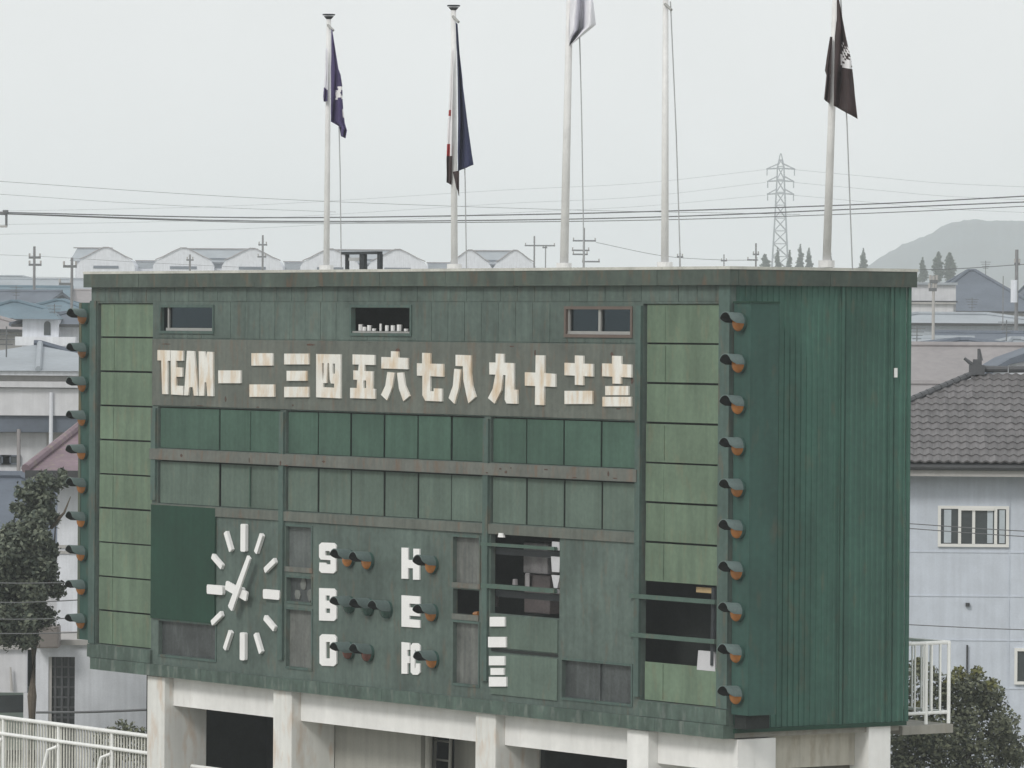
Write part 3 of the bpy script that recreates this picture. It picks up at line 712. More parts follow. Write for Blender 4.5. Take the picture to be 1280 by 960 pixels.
# rear platform railing on the right
kx = -.15
ky = S(1186, 850, kx)[0]
zt2 = S(1186, 803, kx)[1]; zb2 = S(1186, 890, kx)[1]; zf2 = S(1186, 904, kx)[1]
pl = thing('platform_railing', 'white railing round the small rear platform at the right end of the scoreboard', 'railing', mw=BOARD)
yA = DY+.15; xB = -3.2
for z, rr_ in ((zt2, .030), (zb2, .026)):
    MB().tube([(kx, yA, z), (kx, ky, z), (xB, ky, z)], rr_, 10).build('rail', M['rail'], pl)
bal = MB().tube([(0, 0, zb2+.02), (0, 0, zt2-.02)], .015, 6).mesh('baluster', M['rail'])
for p in ((kx, ky), (kx, yA+.38), (xB, ky), (kx-1.45, ky)): MB().tube([(p[0], p[1], zf2), (p[0], p[1], zt2)], .028, 8).build('post', M['rail'], pl)
n = 5
for i in range(1, n): link('baluster', bal, pl, (kx, yA+(ky-yA)*i/n, 0))
for i in range(1, 14): link('baluster', bal, pl, (kx+(xB-kx)*i/14, ky, 0))
o = MB().box(xB, kx+.05, DY+.04, ky+.05, zf2-.14, zf2-.01).build('rear_platform', M['concd']); o.matrix_world = BOARD
tag(o, 'small concrete platform behind the right end of the scoreboard', 'platform')
MB().box(xB+.2, kx-1.9, ky-.25, ky-.05, 0, zf2-.145).build('support_wall', M['concd'], o)

# ------------------------------------------------------------------ flagpoles, flags, halyards
ZR = zc1+.045
YP = 1.4
def pt(px, py, y=YP): x, z = L(px, py, y); return Vector((x, y, z))
def pole(pxb, pxt, pyt, label, finial, rope, r=.058):
    b = pt(pxb, 336); b.z = ZR; t = pt(pxt, pyt)
    e = thing('flagpole', label, 'flagpole', mw=BOARD @ Matrix.Translation(b), group=None)
    d = t-b
    MB().tube([Vector((0, 0, 0)), d*.5, d], r, 12, r*.72).build('shaft', M['galv'], e, True)
    MB().tube([(0, 0, 0), (0, 0, .10)], .12, 12).build('base_plate', M['galv'], e)
    if finial:
        f = MB(); f.tube([d, d+Vector((0, 0, .05))], .04, 12, .085); f.tube([d+Vector((0, 0, .065)), d+Vector((0, 0, .085))], .105, 12)
        f.build('finial', M['iron'] if finial == 1 else M['alu'], e)
        MB().tube([d+Vector((.05, -.05, -.1)), d+Vector((.22, -.05, -.2))], .022, 6).build('pulley', M['alu'], e)
    (ax, ay), (bx_, by) = rope
    pa, pb = pt(ax, ay)-b, pt(bx_, by)-b
    mid = (pa+pb)/2+Vector((.02, 0, 0))
    MB().tube([pa, mid, pb], .010, 5).build('halyard', M['rope'], e)
    return b, t
pole(408, 411, 24, 'flagpole with dark disc finial, leftmost, carrying the purple flag', 1, ((422, 90), (426.5, 335)), .052)
pole(568, 567, 13, 'flagpole with dark disc finial, second from left, carrying the narrow navy flag', 1, ((578, 120), (583, 335)), .056)
pole(705, 713.5, -60, 'thick pale flagpole with the plain white flag, third from left', 2, ((722, -50), (730, 335)), .068)
pole(831, 832, -3, 'bare pale flagpole without any flag, fourth from left', 2, ((838, 2), (850.5, 335)), .060)
pole(1033, 1046.5, -60, 'leaning pale flagpole with the black flag, rightmost', 2, ((1050, -20), (1065.5, 337)), .062)
def flag(left, right, mats, label, fold=.10, marks=None, y0=YP-.02, nf=3, name='flag'):
    """left/right: outline as (px,py) lists of equal length, top to bottom; cloth hangs in folds"""
    mb = MB(); nu, k = 18, 8; rows = []
    for i in range(len(left)-1):
        for j in range(k if i < len(left)-2 else k+1):
            u = j/k; rows.append(((left[i][0]*(1-u)+left[i+1][0]*u, left[i][1]*(1-u)+left[i+1][1]*u), (right[i][0]*(1-u)+right[i+1][0]*u, right[i][1]*(1-u)+right[i+1][1]*u)))
    vs = []; fs = []; mi = []; cen = pt(*left[0])
    for r_, (a, b) in enumerate(rows):
        for i in range(nu+1):
            u = i/nu; q = (a[0]*(1-u)+b[0]*u, a[1]*(1-u)+b[1]*u)
            dep = fold*sin(u*pi*nf+r_*.13)*min(1, .25+r_/len(rows))
            p = pt(q[0], q[1], y0-.08+dep); vs.append(p-cen)
    for r_ in range(len(rows)-1):
        for i in range(nu):
            a = r_*(nu+1)+i; fs.append((a, a+1, a+nu+2, a+nu+1)); mi.append(marks(i/nu, r_/len(rows)) if marks else 0)
    for f, m_ in zip(fs, mi): pass
    mb.v = [tuple(v) for v in vs]; mb.f = fs; mb.mi = mi
    o = mb.build(name, mats, None, True); o.matrix_world = BOARD @ Matrix.Translation(cen)
    o.modifiers.new('s', 'SOLIDIFY').thickness = .006
    return tag(o, label, 'flag')
M['purple'] = mat('deep_purple_cloth', (.060, .045, .125), .2, .85, .2)
M['navy'] = mat('navy_cloth', (.030, .035, .085), .2, .85, .2)
M['fwhite'] = mat('white_flag_cloth', (0.750, 0.750, 0.800), .06, .9)
M['fwhite2'] = mat('white_printed_cloth', (.75, .74, .76), .05, .9)
M['black'] = mat('brown_black_cloth', (0.048, 0.030, 0.031), .2, .85, .2)
M['red'] = mat('red_cloth', (.35, .04, .04), .1, .85)
hsh = lambda a, b: (sin(a*127.1+b*311.7)*43758.5) % 1
flag([(414, 36), (414, 80), (414, 92), (414, 108), (414, 128), (413.5, 152), (424, 158), (426, 170)],
     [(415.5, 38), (423, 86), (426, 94), (427.5, 108), (428, 126), (431, 154), (433.8, 163), (432, 173)], [M['purple'], M['fwhite2']],
     'purple flag with a white mark hanging limp from the leftmost pole', .05,
     lambda u, v: 1 if (.42 < v < .53 and u > .35 and sin(u*9+v*31)+sin(v*75-u*6) > -.5) or (.60 < v < .66 and u > .84) else 0)
flag([(407.5, 60), (406.5, 90), (404, 120), (404.5, 127)], [(409, 60), (409.5, 90), (409, 126), (408, 127)], [M['fwhite'], M['purple']],
     'thin fold of the purple flag hanging left of the leftmost pole', .02, lambda u, v: 1 if v > .5 else 0)
flag([(570, 28), (571, 60), (572, 100), (572.5, 150), (572, 190), (572.5, 214)], [(571.5, 30), (574, 66), (579, 110), (585, 158), (589, 186), (591.5, 206)], [M['navy']],
     'dark navy flag hanging limp right of the second pole', .05)
flag([(565, 60), (562.5, 100), (561.5, 130), (559.5, 160), (558, 200), (558.5, 228)], [(567, 60), (566, 100), (565.5, 130), (565.5, 160), (565, 200), (564, 231)], [M['fwhite2'], M['red'], M['black']],
     'white, red and black fold hanging left of the second pole', .02, lambda u, v: (1 if (.42 < v < .47 or .68 < v < .74) and u < .6 else (2 if v > .74 else 0)))
flag([(566, 215), (570, 232)], [(574, 213), (574, 245)], [M['black']], 'small dark tail hanging below the navy flag', .02)
flag([(713, -55), (712, -20), (711, 10), (711, 40), (711.5, 57)], [(722, -55), (736, -20), (742, 5), (745, 31), (713.5, 56.5)], [M['fwhite']],
     'plain white flag hanging from the third pole at the top edge of the view', .20, nf=3.3)
flag([(1046, -8), (1046, 25), (1044, 45), (1043.5, 70), (1043, 95), (1042, 132)], [(1049, 0), (1057, 44), (1061, 62), (1064, 78), (1066, 95), (1072, 148.5)], [M['black'], M['fwhite2']],
     'black flag with a white crest hanging from the rightmost pole', .07,
     lambda u, v: 1 if (.36 < v < .66 and u > .30+max(0, .5-v)*1.5 and sin(u*13+v*38)+sin(v*83-u*17) > .15-1.3*(v > .54)) else 0)
flag([(1038, 46), (1031, 88), (1033, 94), (1030, 124)], [(1040, 46), (1038, 88), (1038, 94), (1037, 130)], [M['black']],
     'dark corner of the black flag hanging left of the rightmost pole', .03)

# black hatch frame on the roof
hf = thing('roof_hatch_frame', 'black steel frame standing on the roof between the first two flagpoles', 'frame', mw=BOARD)
za = pt(450, 318).z
for px, r in ((434, .02), (454, .07), (475, .04)):
    p = pt(px, 330); MB().box(p.x-r, p.x+r, YP-.03, YP+.03, ZR, za).build('post', M['iron'], hf)
MB().box(pt(429.5, 318).x, pt(475, 318).x, YP-.05, YP+.05, za, za+.045).build('crossbar', M['iron'], hf)
p = pt(444, 325); MB().box(pt(437, 325).x, pt(452, 325).x, YP-.02, YP+.0, pt(444, 326).z, pt(444, 322).z).build('panel', M['rope'], hf)

# ------------------------------------------------------------------ buildings of the town
M['tile'] = mat('grey_clay_tile', (0.134, 0.128, 0.131), .15, .55, 0, None, 0, 2, rnd_amt=.16)
M['ridge'] = mat('dark_ridge_tile', (.085, .088, .095), .15, .6)
M['gutter'] = mat('dark_gutter', (.05, .052, .055), .1, .6)
M['bluewall'] = mat('pale_blue_siding', (0.538, 0.581, 0.652), .05, .8, .06)
M['whitewall'] = mat('white_rendered_wall', (0.665, 0.686, 0.734), .06, .85, .10)
M['cream'] = mat('cream_rendered_wall', (0.554, 0.559, 0.582), .05, .85, .06)
M['greywall'] = mat('grey_rendered_block', (.40, .39, .38), .06, .85, .06)
M['slate'] = mat('grey_slate_roof', (0.112, 0.132, 0.165), .12, .7, 0, None, 0, .8)
M['blueroof'] = mat('blue_tile_roof', (0.108, 0.164, 0.205), .15, .6, 0, None, 0, .6)
M['bluegrey'] = mat('pale_blue_grey_roof', (.30, .33, .36), .10, .6, 0, None, 0, .6)
M['mauve'] = mat('mauve_pink_roof', (0.196, 0.143, 0.167), .15, .7, 0, (.30, .30, .18), .4, .8)
M['dullroof'] = mat('brown_grey_roof', (0.264, 0.248, 0.252), .12, .7, 0, None, 0, .6)
M['frame'] = mat('white_window_frame', (.72, .72, .70), .03, .5)
M['curtain'] = mat('pale_curtain', (.45, .50, .54), .08, .9)

def window(par, cx, cz, w, h, y, fm='frame', pm='pane', mull=1, proud=.06, curtain=False):
    f = MB(); t = .06 if w > .7 else .04
    f.box(cx-w/2, cx+w/2, y-proud, y, cz-h/2, cz-h/2+t); f.box(cx-w/2, cx+w/2, y-proud, y, cz+h/2-t, cz+h/2)
    f.box(cx-w/2, cx-w/2+t, y-proud, y, cz-h/2+t, cz+h/2-t); f.box(cx+w/2-t, cx+w/2, y-proud, y, cz-h/2+t, cz+h/2-t)
    for k in range(mull):
        xm = cx-w/2+w*(k+1)/(mull+1); f.box(xm-t/2, xm+t/2, y-proud*.8, y, cz-h/2+t, cz+h/2-t)
    o = f.build('window', M[fm], par)
    MB().box(cx-w/2+t, cx+w/2-t, y-.02, y-.004, cz-h/2+t, cz+h/2-t).build('pane', M[pm], o)
    return o
def house(px, Y, w, d, eave, ridge_, rz, roof, wall, label, kind='gable', wins=2, floors=2, name='house', over=.5, group=None, cat='house', pane='pane'):
    """box house facing the camera's side (-y local) with a gable or hip roof; px = screen x of its centre"""
    c = P(px, 420, Y); c.z = 0
    t = thing(name, label, cat, c, rz, group)
    MB().box(-w/2, w/2, -d/2, d/2, 0, eave).build('wall', M[wall], t)
    mb = MB(); a, b = w/2+over, d/2+over; e = eave-.05; th = .16
    if kind == 'gable':
        pts = [(-a, -b, e), (a, -b, e), (a, b, e), (-a, b, e), (-a, 0, ridge_), (a, 0, ridge_)]
        up = [(x, y, z+th) for x, y, z in pts]
        mb.add(pts+up, [(0, 4, 5, 1), (3, 2, 5, 4), (6, 7, 11, 10), (9, 10, 11, 8), (0, 1, 7, 6), (2, 3, 9, 8), (0, 6, 10, 4), (4, 10, 9, 3), (1, 5, 11, 7), (5, 2, 8, 11)])
        r_ = mb.build('roof', M[roof], t)
        g_ = MB().add([(-w/2, -d/2, eave), (-w/2, d/2, eave), (-w/2, 0, ridge_-.1), (w/2, -d/2, eave), (w/2, d/2, eave), (w/2, 0, ridge_-.1)], [(0, 1, 2), (3, 5, 4)])
        g_.build('gable_wall', M[wall], t)
        MB().tube([(-a, 0, ridge_+th), (a, 0, ridge_+th)], .12, 6).build('ridge_cap', M[roof], r_)
    elif kind == 'hip':
        rl = max(.2, (w-d)/2+.2)
        pts = [(-a, -b, e), (a, -b, e), (a, b, e), (-a, b, e), (-rl, 0, ridge_), (rl, 0, ridge_)]
        mb.add(pts, [(0, 1, 5, 4), (1, 2, 5), (2, 3, 4, 5), (3, 0, 4), (3, 2, 1, 0)])
        r_ = mb.build('roof', M[roof], t)
        cp = MB()
        for i, j in ((4, 5), (0, 4), (3, 4), (1, 5), (2, 5)): cp.tube([Vector(pts[i])+Vector((0, 0, .03)), Vector(pts[j])+Vector((0, 0, .03))], .11, 6)
        cp.build('ridge_cap', M[roof], r_)
    else:
        MB().box(-a, a, -b, b, eave, eave+.3).build('roof', M[roof], t)
    MB().box(-a, a, -b-.1, -b, e-.08, e+.05).build('gutter', M['gutter'] if kind != 'flat' else M['frame'], t)
    for fl in range(floors):
        for k in range(wins):
            window(t, -w/2+w*(k+.5)/wins, .0+1.5+fl*2.8, min(1.7, w/wins*.5), 1.0, -d/2, pm=pane)
    return t

# --- tiled house on the right
hD = 108.0
def HP(px, py, Y=hD): return P(px, py, Y)
h2o = P(1137, 585, hD); h2o = Vector((h2o.x-3.0, hD, 0))
h2 = thing('tiled_house', 'pale blue two storey house with a grey tiled hip roof at the right edge', 'house', h2o, RAD(-3.0))
inv2 = (Matrix.Translation(h2o) @ Matrix.Rotation(RAD(-3.0), 4, 'Z')).inverted()
def H2(px, py, yl=0.0):
    """point of the photograph on the plane y=yl of the house"""
    o_ = inv2 @ CP; d_ = (inv2.to_3x3() @ ray(px, py)); t = (yl-o_.y)/d_.y; return o_+d_*t
ze = H2(1200, 592)[2]; w2 = 13.0
MB().box(-1.0, w2, 0, 9, 0, ze+.2).build('wall', M['bluewall'], h2)
# siding joints
for py in (690, 745, 800, 860):
    z = H2(1200, py)[2]; MB().box(-1.0, w2, -.012, .001, z-.012, z+.012).build('siding_joint', M['bluewall'], h2)
for px in (1262,):
    p = H2(px, 640); MB().box(p.x-.01, p.x+.01, -.014, .001, 0, ze).build('siding_joint', M['bluewall'], h2)
zg = H2(1200, 583, -.5)[2]
MB().box(-1.7, w2+.5, -.50, 0, zg-.20, zg-.14).build('soffit', M['gutter'], h2)
MB().box(-1.7, w2+.5, -.54, -.505, zg-.20, zg-.05).build('fascia', M['greywall'], h2)
MB().tube([(-1.7, -.60, zg-.02), (w2+.5, -.60, zg-.02)], .055, 8).build('gutter', M['gutter'], h2)
# roof plane rising away from the eave
zr = H2(1250, 471, 3.4)[2]; yrd = 3.4; ye0 = -.56; ze0 = zg+.03
slope = (zr-ze0)/(yrd-ye0)
eave_l = H2(962, 578, ye0).x; hipx = H2(1222, 468, yrd).x
rf = MB(); xr = w2+.5
A = [(eave_l, ye0, ze0), (xr, ye0, ze0), (xr, yrd, zr), (hipx, yrd, zr), (eave_l, yrd*2-ye0, ze0), (xr, yrd*2-ye0, ze0)]
rf.add(A, [(0, 1, 2, 3), (0, 3, 4), (3, 2, 5, 4), (0, 4, 5, 1)])
roof2 = rf.build('roof', M['ridge'], h2)
nrow = 14; tl = sqrt((zr-ze0)**2+(yrd-ye0)**2)/nrow; tw = .188
def tile_mesh():
    mb = MB(); n = 5; vs = []; fs = []
    for i in range(n+1):
        u = i/n; x = tw*(u); h = .040*cos(u*2*pi)*.5+.034
        vs += [(x, 0, h), (x, tl*1.06, h-.03+.005), (x, 0, h-.035)]
    for i in range(n): a = 3*i; fs += [(a, a+3, a+4, a+1), (a, a+2, a+5, a+3)]
    return mb.add(vs, fs).mesh('roof_tile', M['tile'], False)
TM = tile_mesh(); ang = math.atan(slope); stuff = MB(); cnt = 0
for r_ in range(nrow):
    y = ye0+(yrd-ye0)*r_/nrow-.02; z = ze0+(zr-ze0)*r_/nrow+.05
    xl = eave_l+(hipx-eave_l)*r_/nrow
    nx_ = int((xr-xl)/tw)
    for c in range(nx_):
        x = eave_l+math.ceil((xl-eave_l)/tw)*tw+c*tw
        if x+tw > xr: break
        vis = x < H2(1282, 540, y).x and x > H2(1128, 540, y).x-.1
        if vis and cnt < 298:
            o = link('roof_tile', TM, roof2, (x, y, z)); o.rotation_euler = (ang+rnd.uniform(-.012, .012), rnd.uniform(-.01, .01), 0); cnt += 1
        else:
            mt = Matrix.Translation((x, y, z)) @ Matrix.Rotation(ang, 4, 'X')
            stuff.add([mt @ v.co for v in TM.vertices], [tuple(p.vertices) for p in TM.polygons])
tag(stuff.build('roof_tiles', M['tile'], roof2), kind='stuff')
def ridge_run(a, b, n, nm='ridge_tile'):
    a, b = Vector(a), Vector(b)
    for i in range(n):
        p, q = a+(b-a)*i/n, a+(b-a)*(i+.96)/n
        MB().tube([p, q], .075, 8, .065).build(nm, M['ridge'], roof2)
ridge_run((eave_l, ye0, ze0+.10), (hipx, yrd, zr+.10), 32); ridge_run((hipx, yrd, zr+.16), (xr, yrd, zr+.16), 14)
on = MB(); pz = zr+.18
on.box(hipx-.18, hipx+.14, yrd-.18, yrd+.1, pz-.14, pz+.06); on.box(hipx-.10, hipx+.08, yrd-.16, yrd+.06, pz+.06, pz+.18)
on.tube([(hipx+.05, yrd-.05, pz+.15), (hipx+.02, yrd-.05, pz+.40)], .06, 8, .03); on.tube([(hipx-.10, yrd-.05, pz+.06), (hipx-.28, yrd-.05, pz+.20)], .045, 8, .03)
on.build('ridge_ornament', M['ridge'], roof2)
# upper window of three sashes, lower window
a = H2(1172.5, 632); b = H2(1261, 684)
w = window(h2, (a.x+b.x)/2, (a.z+b.z)/2, b.x-a.x, a.z-b.z, 0, mull=0, proud=.05)
fr = MB()
for px in (1199.5, 1217, 1244.5):
    x = H2(px, 655).x; fr.box(x-.03, x+.03, -.055, -.001, b.z+.06, a.z-.06)
x0, x1 = H2(1199.5, 655).x, H2(1244.5, 655).x; fr.box(x0+.03, x1-.03, -.08, -.05, a.z-.09, a.z-.03)
fr.build('sash', M['frame'], w)
for p0, p1 in ((1180, 1189), (1234, 1241), (1249, 1256)):
    x0, x1 = H2(p0, 655).x, H2(p1, 655).x; MB().box(x0, x1, -.030, -.022, b.z+.08, a.z-.08).build('curtain', M['curtain'], w)
a = H2(1268, 810); b = H2(1330, 856)
window(h2, (a.x+b.x)/2, (a.z+b.z)/2, b.x-a.x, a.z-b.z, 0, mull=1, proud=.06, fm='frame')
p = H2(1209, 806); MB().tube([(p.x, -.05, p.z), (p.x, -.05, p.z-2)], .02, 6).build('conduit', M['gutter'], h2)
MB().box(p.x-.04, p.x+.04, -.08, 0, H2(1209, 756).z-.03, H2(1209, 756).z+.04).build('bracket', M['gutter'], h2)

# --- white house on the left, mauve roof
D1 = 104.0
def PX(px, Y): return P(px, 600, Y).x
def PZ(py, Y, px=60): return P(px, py, Y).z
wh = thing('white_house', 'white two storey house with a mauve tiled roof behind the scoreboard left end', 'house', (PX(72, D1), D1, 0))
ox = PX(72, D1)
MB().box(0, 9, 0, 6, 0, PZ(588, D1)).build('wall', M['whitewall'], wh)
e = PZ(588, D1); rzz = PZ(528, D1+3); xl = PX(36, D1)-ox
mb = MB(); mb.add([(xl, -.7, e), (9.6, -.7, e), (9.6, 6.7, e), (xl, 6.7, e), (PX(108, D1+3)-ox, 3, rzz), (7, 3, rzz)], [(0, 1, 5, 4), (1, 2, 5), (2, 3, 4, 5), (3, 0, 4), (3, 2, 1, 0)])
r1 = mb.build('roof', M['mauve'], wh)
MB().tube([(xl, -.7, e+.05), (PX(108, D1+3)-ox, 3, rzz+.05)], .09, 8).build('ridge_cap', M['mauve'], r1)
MB().box(xl, 9.6, -.82, -.70, e-.14, e+.02).build('gutter', M['gutter'], wh)
MB().box(xl+.3, 9.4, -.68, -.02, e-.16, e-.06).build('soffit', M['gutter'], wh)
for py in (683, 690): MB().box(0, 9, -.03, 0, PZ(py, D1)-.03, PZ(py, D1)+.03).build('string_course', M['greywall'], wh)
# annex with the tall lattice window
D1a = 101.0
an = thing('white_annex', 'white single storey annex with a tall dark lattice window below the white house', 'building', (PX(46, D1a), D1a, 0))
ox = PX(46, D1a); zt = PZ(806, D1a)
x0, x1 = PX(62, D1a)-ox, PX(95, D1a)-ox; z0_, z1_ = 0.4, PZ(821, D1a)
mb = MB(); wall_grid(mb, [0, 5.0, 0, zt], [[x0, x1, z0_, z1_]], 0, .15); mb.build('wall', M['whitewall'], an)
MB().box(0, 5, .16, 2.6, 0, zt-.01).build('inner_room', M['greywall'], an)
MB().box(-.1, 5.2, -.08, 2.7, zt+.002, zt+.10).build('roof', M['greywall'], an)
lw = MB().box(x0, x1, .12, .15, z0_, z1_).build('lattice_window', M['pane'], an)
for i in range(1, 4): xi = x0+(x1-x0)*i/4; MB().box(xi-.02, xi+.02, .06, .11, z0_, z1_).build('lattice_bar', M['ridge'], lw)
for i in range(1, 12): zi = z0_+(z1_-z0_)*i/12; MB().box(x0, x1, .07, .115, zi-.018, zi+.018).build('lattice_bar', M['ridge'], lw)
MB().box(x0, x0+.06, .02, .06, z0_, z1_).build('window_edge', M['greywall'], an)
o = MB().box(0, .48, 0, .5, 0, .42).build('equipment_box', mat('grey_brown_cabinet_paint', (.22, .20, .19), .08, .6)); 
o.location = (PX(46, D1a), D1a-.6, PZ(808, D1a)); o.scale = (1, 1, 1)
bv = o.modifiers.new('b', 'BEVEL'); bv.width = .03; bv.segments = 2
tag(o, 'grey-brown equipment box fixed above the annex roof beside the tree', 'box')
# downspout-like white pillar and the small cream wall at lower left
cw = thing('cream_outbuilding', 'cream outbuilding with an open dark carport at the lower left', 'outbuilding', (PX(-60, 108), 108, 0))
ox = PX(-60, 108)
MB().box(0, PX(35, 108)-ox, 0, .2, PZ(866, 108), PZ(812, 108)).build('wall', M['cream'], cw)
MB().box(0, PX(35, 108)-ox+.1, -.1, 4, PZ(812, 108)+.003, PZ(812, 108)+.12).build('roof', M['greywall'], cw)
MB().box(PX(31, 108)-ox, PX(37, 108)-ox, -.02, .18, 0, PZ(866, 108)-.004).build('post', M['cream'], cw)
MB().box(0, PX(35, 108)-ox, 3.5, 3.7, 0, PZ(812, 108)-.01).build('rear_wall', M['dark'], cw)
MB().tube([(PX(17, 108)-ox, -.1, PZ(864, 108)), (PX(16, 108)-ox, -.1, PZ(850, 108)), (PX(15, 108)-ox, -.1, PZ(834, 108))], .04, 6, .02).build('bracket', M['greywall'], cw)
# parked car half hidden in the carport
car = thing('parked_car', 'silver-green car parked in the dark carport behind the left railing', 'car', (PX(2, 109.5), 109.5, 0), RAD(8))
mc = mat('pale_green_silver_car_paint', (.30, .36, .33), .03, .3, metal=.4)
body = [(-2.1, .25), (-2.15, .75), (-1.9, .92), (-1.2, 1.0), (-.6, 1.42), (.7, 1.45), (1.45, 1.05), (2.05, .9), (2.12, .5), (2.0, .25)]
MB().plate([body], 0, 1.6).build('body', mc, car)
MB().plate([[(-1.05, 1.0), (-.55, 1.36), (.65, 1.38), (1.2, 1.03)]], -.01, .0).build('side_window', M['pane'], car)
for x in (-1.35, 1.35):
    wv = MB().tube([(x, -.03, .32), (x, .2, .32)], .32, 18).build('wheel', M['iron'], car); MB().tube([(x, -.04, .32), (x, -.032, .32)], .18, 14).build('rim', M['alu'], wv)

# --- large cream hall at the left
D3 = 140.0
hall = thing('cream_hall', 'long cream hall with banded eaves and a pale blue-grey hip roof at the left', 'hall', (PX(-120, D3), D3, 0))
ox = PX(-120, D3); xr3 = PX(200, D3)-ox
zz = lambda py, Y=D3: PZ(py, Y)
MB().box(0, xr3, 0, 7, 0, zz(540)).build('lower_wall', M['greywall'], hall)
MB().box(0, PX(58, D3)-ox, -.04, -.002, zz(650), zz(541)).build('plinth_panel', M['cream'], hall)
MB().box(0, xr3, -.6, 7, zz(519), zz(485)).build('upper_wall', M['cream'], hall)
MB().box(0, xr3, -.5, 7, zz(540)+.003, zz(519)-.003).build('eave_shade_band', M['slate'], hall)  # dark slate colour paints in the shadow below the upper wall
MB().box(0, xr3, -.75, 7, zz(484), zz(476.5)).build('eave_band', M['cream'], hall)
MB().box(0, xr3, -.60, 7, zz(476.5)+.003, zz(469)-.003).build('eave_recess', M['greywall'], hall)
MB().box(0, xr3, -.85, 7, zz(469), zz(463.5)).build('eave_board', M['whitewall'], hall)
e3 = zz(463.5)+.004; rz3 = PZ(431, D3+4.2)
mb = MB(); mb.add([(-.5, -.95, e3), (xr3+.5, -.95, e3), (xr3+.5, 9.3, e3), (-.5, 9.3, e3), (3, 4.2, rz3), (PX(49, D3+4.2)-ox, 4.2, rz3), (PX(110, D3+4.2)-ox, 4.2, PZ(447, D3+4.2)), (xr3, 4.2, PZ(447, D3+4.2))],
   [(0, 1, 7, 6, 5, 4), (1, 2, 7), (2, 3, 4, 5, 6, 7), (3, 0, 4), (3, 2, 1, 0)])
r3 = mb.build('roof', M['bluegrey'], hall)
MB().tube([(3, 4.2, rz3+.05), (PX(49, D3+4.2)-ox, 4.2, rz3+.05), (PX(110, D3+4.2)-ox, 4.2, PZ(446, D3+4.2))], .09, 6).build('ridge_cap', M['slate'], r3)
MB().tube([(PX(49, D3+4)-ox, 4.0, rz3+.04), (PX(51, D3)-ox, -.9, e3+.05)], .08, 6).build('hip_cap', M['bluegrey'], r3)
for px, t_, b_ in ((26, 536, 640), (66, 490, 560)):
    x = PX(px, D3)-ox; MB().tube([(x, -.65, zz(b_)), (x, -.65, zz(t_))], .05, 8).build('downpipe', M['dullroof'] if px == 26 else M['whitewall'], hall)
for px in (2, 14): window(hall, PX(px, D3)-ox, zz(575), .5, .25, -.05, fm='slate', mull=0)
MB().box(0, xr3, -.55, -.01, zz(606), zz(600)).build('canopy', M['slate'], hall)
MB().box(0, xr3, -.5, -.0, zz(645), zz(652)).build('canopy', M['slate'], hall)

# --- further houses, left strip
house(-10, 118, 7, 6, 4.2, 5.6, 0, 'slate', 'cream', 'low cream house with grey roof hidden behind the big tree at left', 'hip', 2, 1)

D4 = 225.0
v = thing('arched_window_house', 'small white house with an arched window beyond the hall roof at left', 'house', (PX(27, D4), D4, 0))
ox = PX(27, D4); MB().box(0, PX(72, D4)-ox, 0, 4, 0, PZ(398, D4)).build('wall', M['whitewall'], v)
ac = (PX(58, D4)-ox); aw = .14; zb_, zt_ = PZ(419, D4), PZ(406, D4)
arch = [(ac-aw, zb_), (ac+aw, zb_), (ac+aw, zt_)]+[(ac+aw*cos(t), zt_+aw*1.1*sin(t)) for t in [pi*i/8 for i in range(1, 8)]]+[(ac-aw, zt_)]
MB().plate([arch], -.03, -.004).build('arched_window', M['pane'], v)
MB().box(PX(20, D4)-ox, PX(95, D4)-ox, -.8, 0, PZ(432, D4), PZ(421, D4)).build('porch', M['whitewall'], v)
e4 = PZ(399, D4)
MB().add([(-.4, -.5, e4), (PX(74, D4)-ox, -.5, e4), (PX(74, D4)-ox, 4.5, e4), (-.4, 4.5, e4), (.7, 2, PZ(386, D4)), (1.0, 2, PZ(386, D4))], [(0, 1, 5, 4), (1, 2, 5), (2, 3, 4, 5), (3, 0, 4), (3, 2, 1, 0)]).build('roof', M['blueroof'], v)
house(105, 228, 5.2, 4, PZ(405, 228), PZ(392, 228), .1, 'slate', 'whitewall', 'white house with grey roof beside the arched window house', 'hip', 2, 2)
house(-15, 235, 3.6, 4, PZ(412, 235), PZ(396, 235), .1, 'dullroof', 'greywall', 'grey house left of the arched window house at the picture edge', 'hip', 1, 2)
house(18, 262, 5.5, 6, PZ(398, 262), PZ(378, 262), .15, 'blueroof', 'greywall', 'grey house with a bright blue hip roof at the far left', 'hip', 2, 2)
house(75, 275, 4.5, 5, PZ(393, 275), PZ(376, 275), -.1, 'blueroof', 'greywall', 'house with a blue roof just left of the scoreboard top corner', 'hip', 2, 2)
house(0, 330, 8, 7, PZ(374, 330), PZ(362, 330), .05, 'blueroof', 'greywall', 'far house with a long flat blue roof at the left edge', 'gable', 3, 2)
house(60, 380, 9, 7, PZ(372, 380), PZ(352, 380), .3, 'bluegrey', 'greywall', 'hazy house with a pale blue-grey roof below the far poles at left', 'gable', 3, 2)
house(10, 450, 9, 7, PZ(362, 450), PZ(346, 450), .2, 'bluegrey', 'greywall', 'hazy far house behind the blue roofs at the left edge', 'hip', 3, 2)
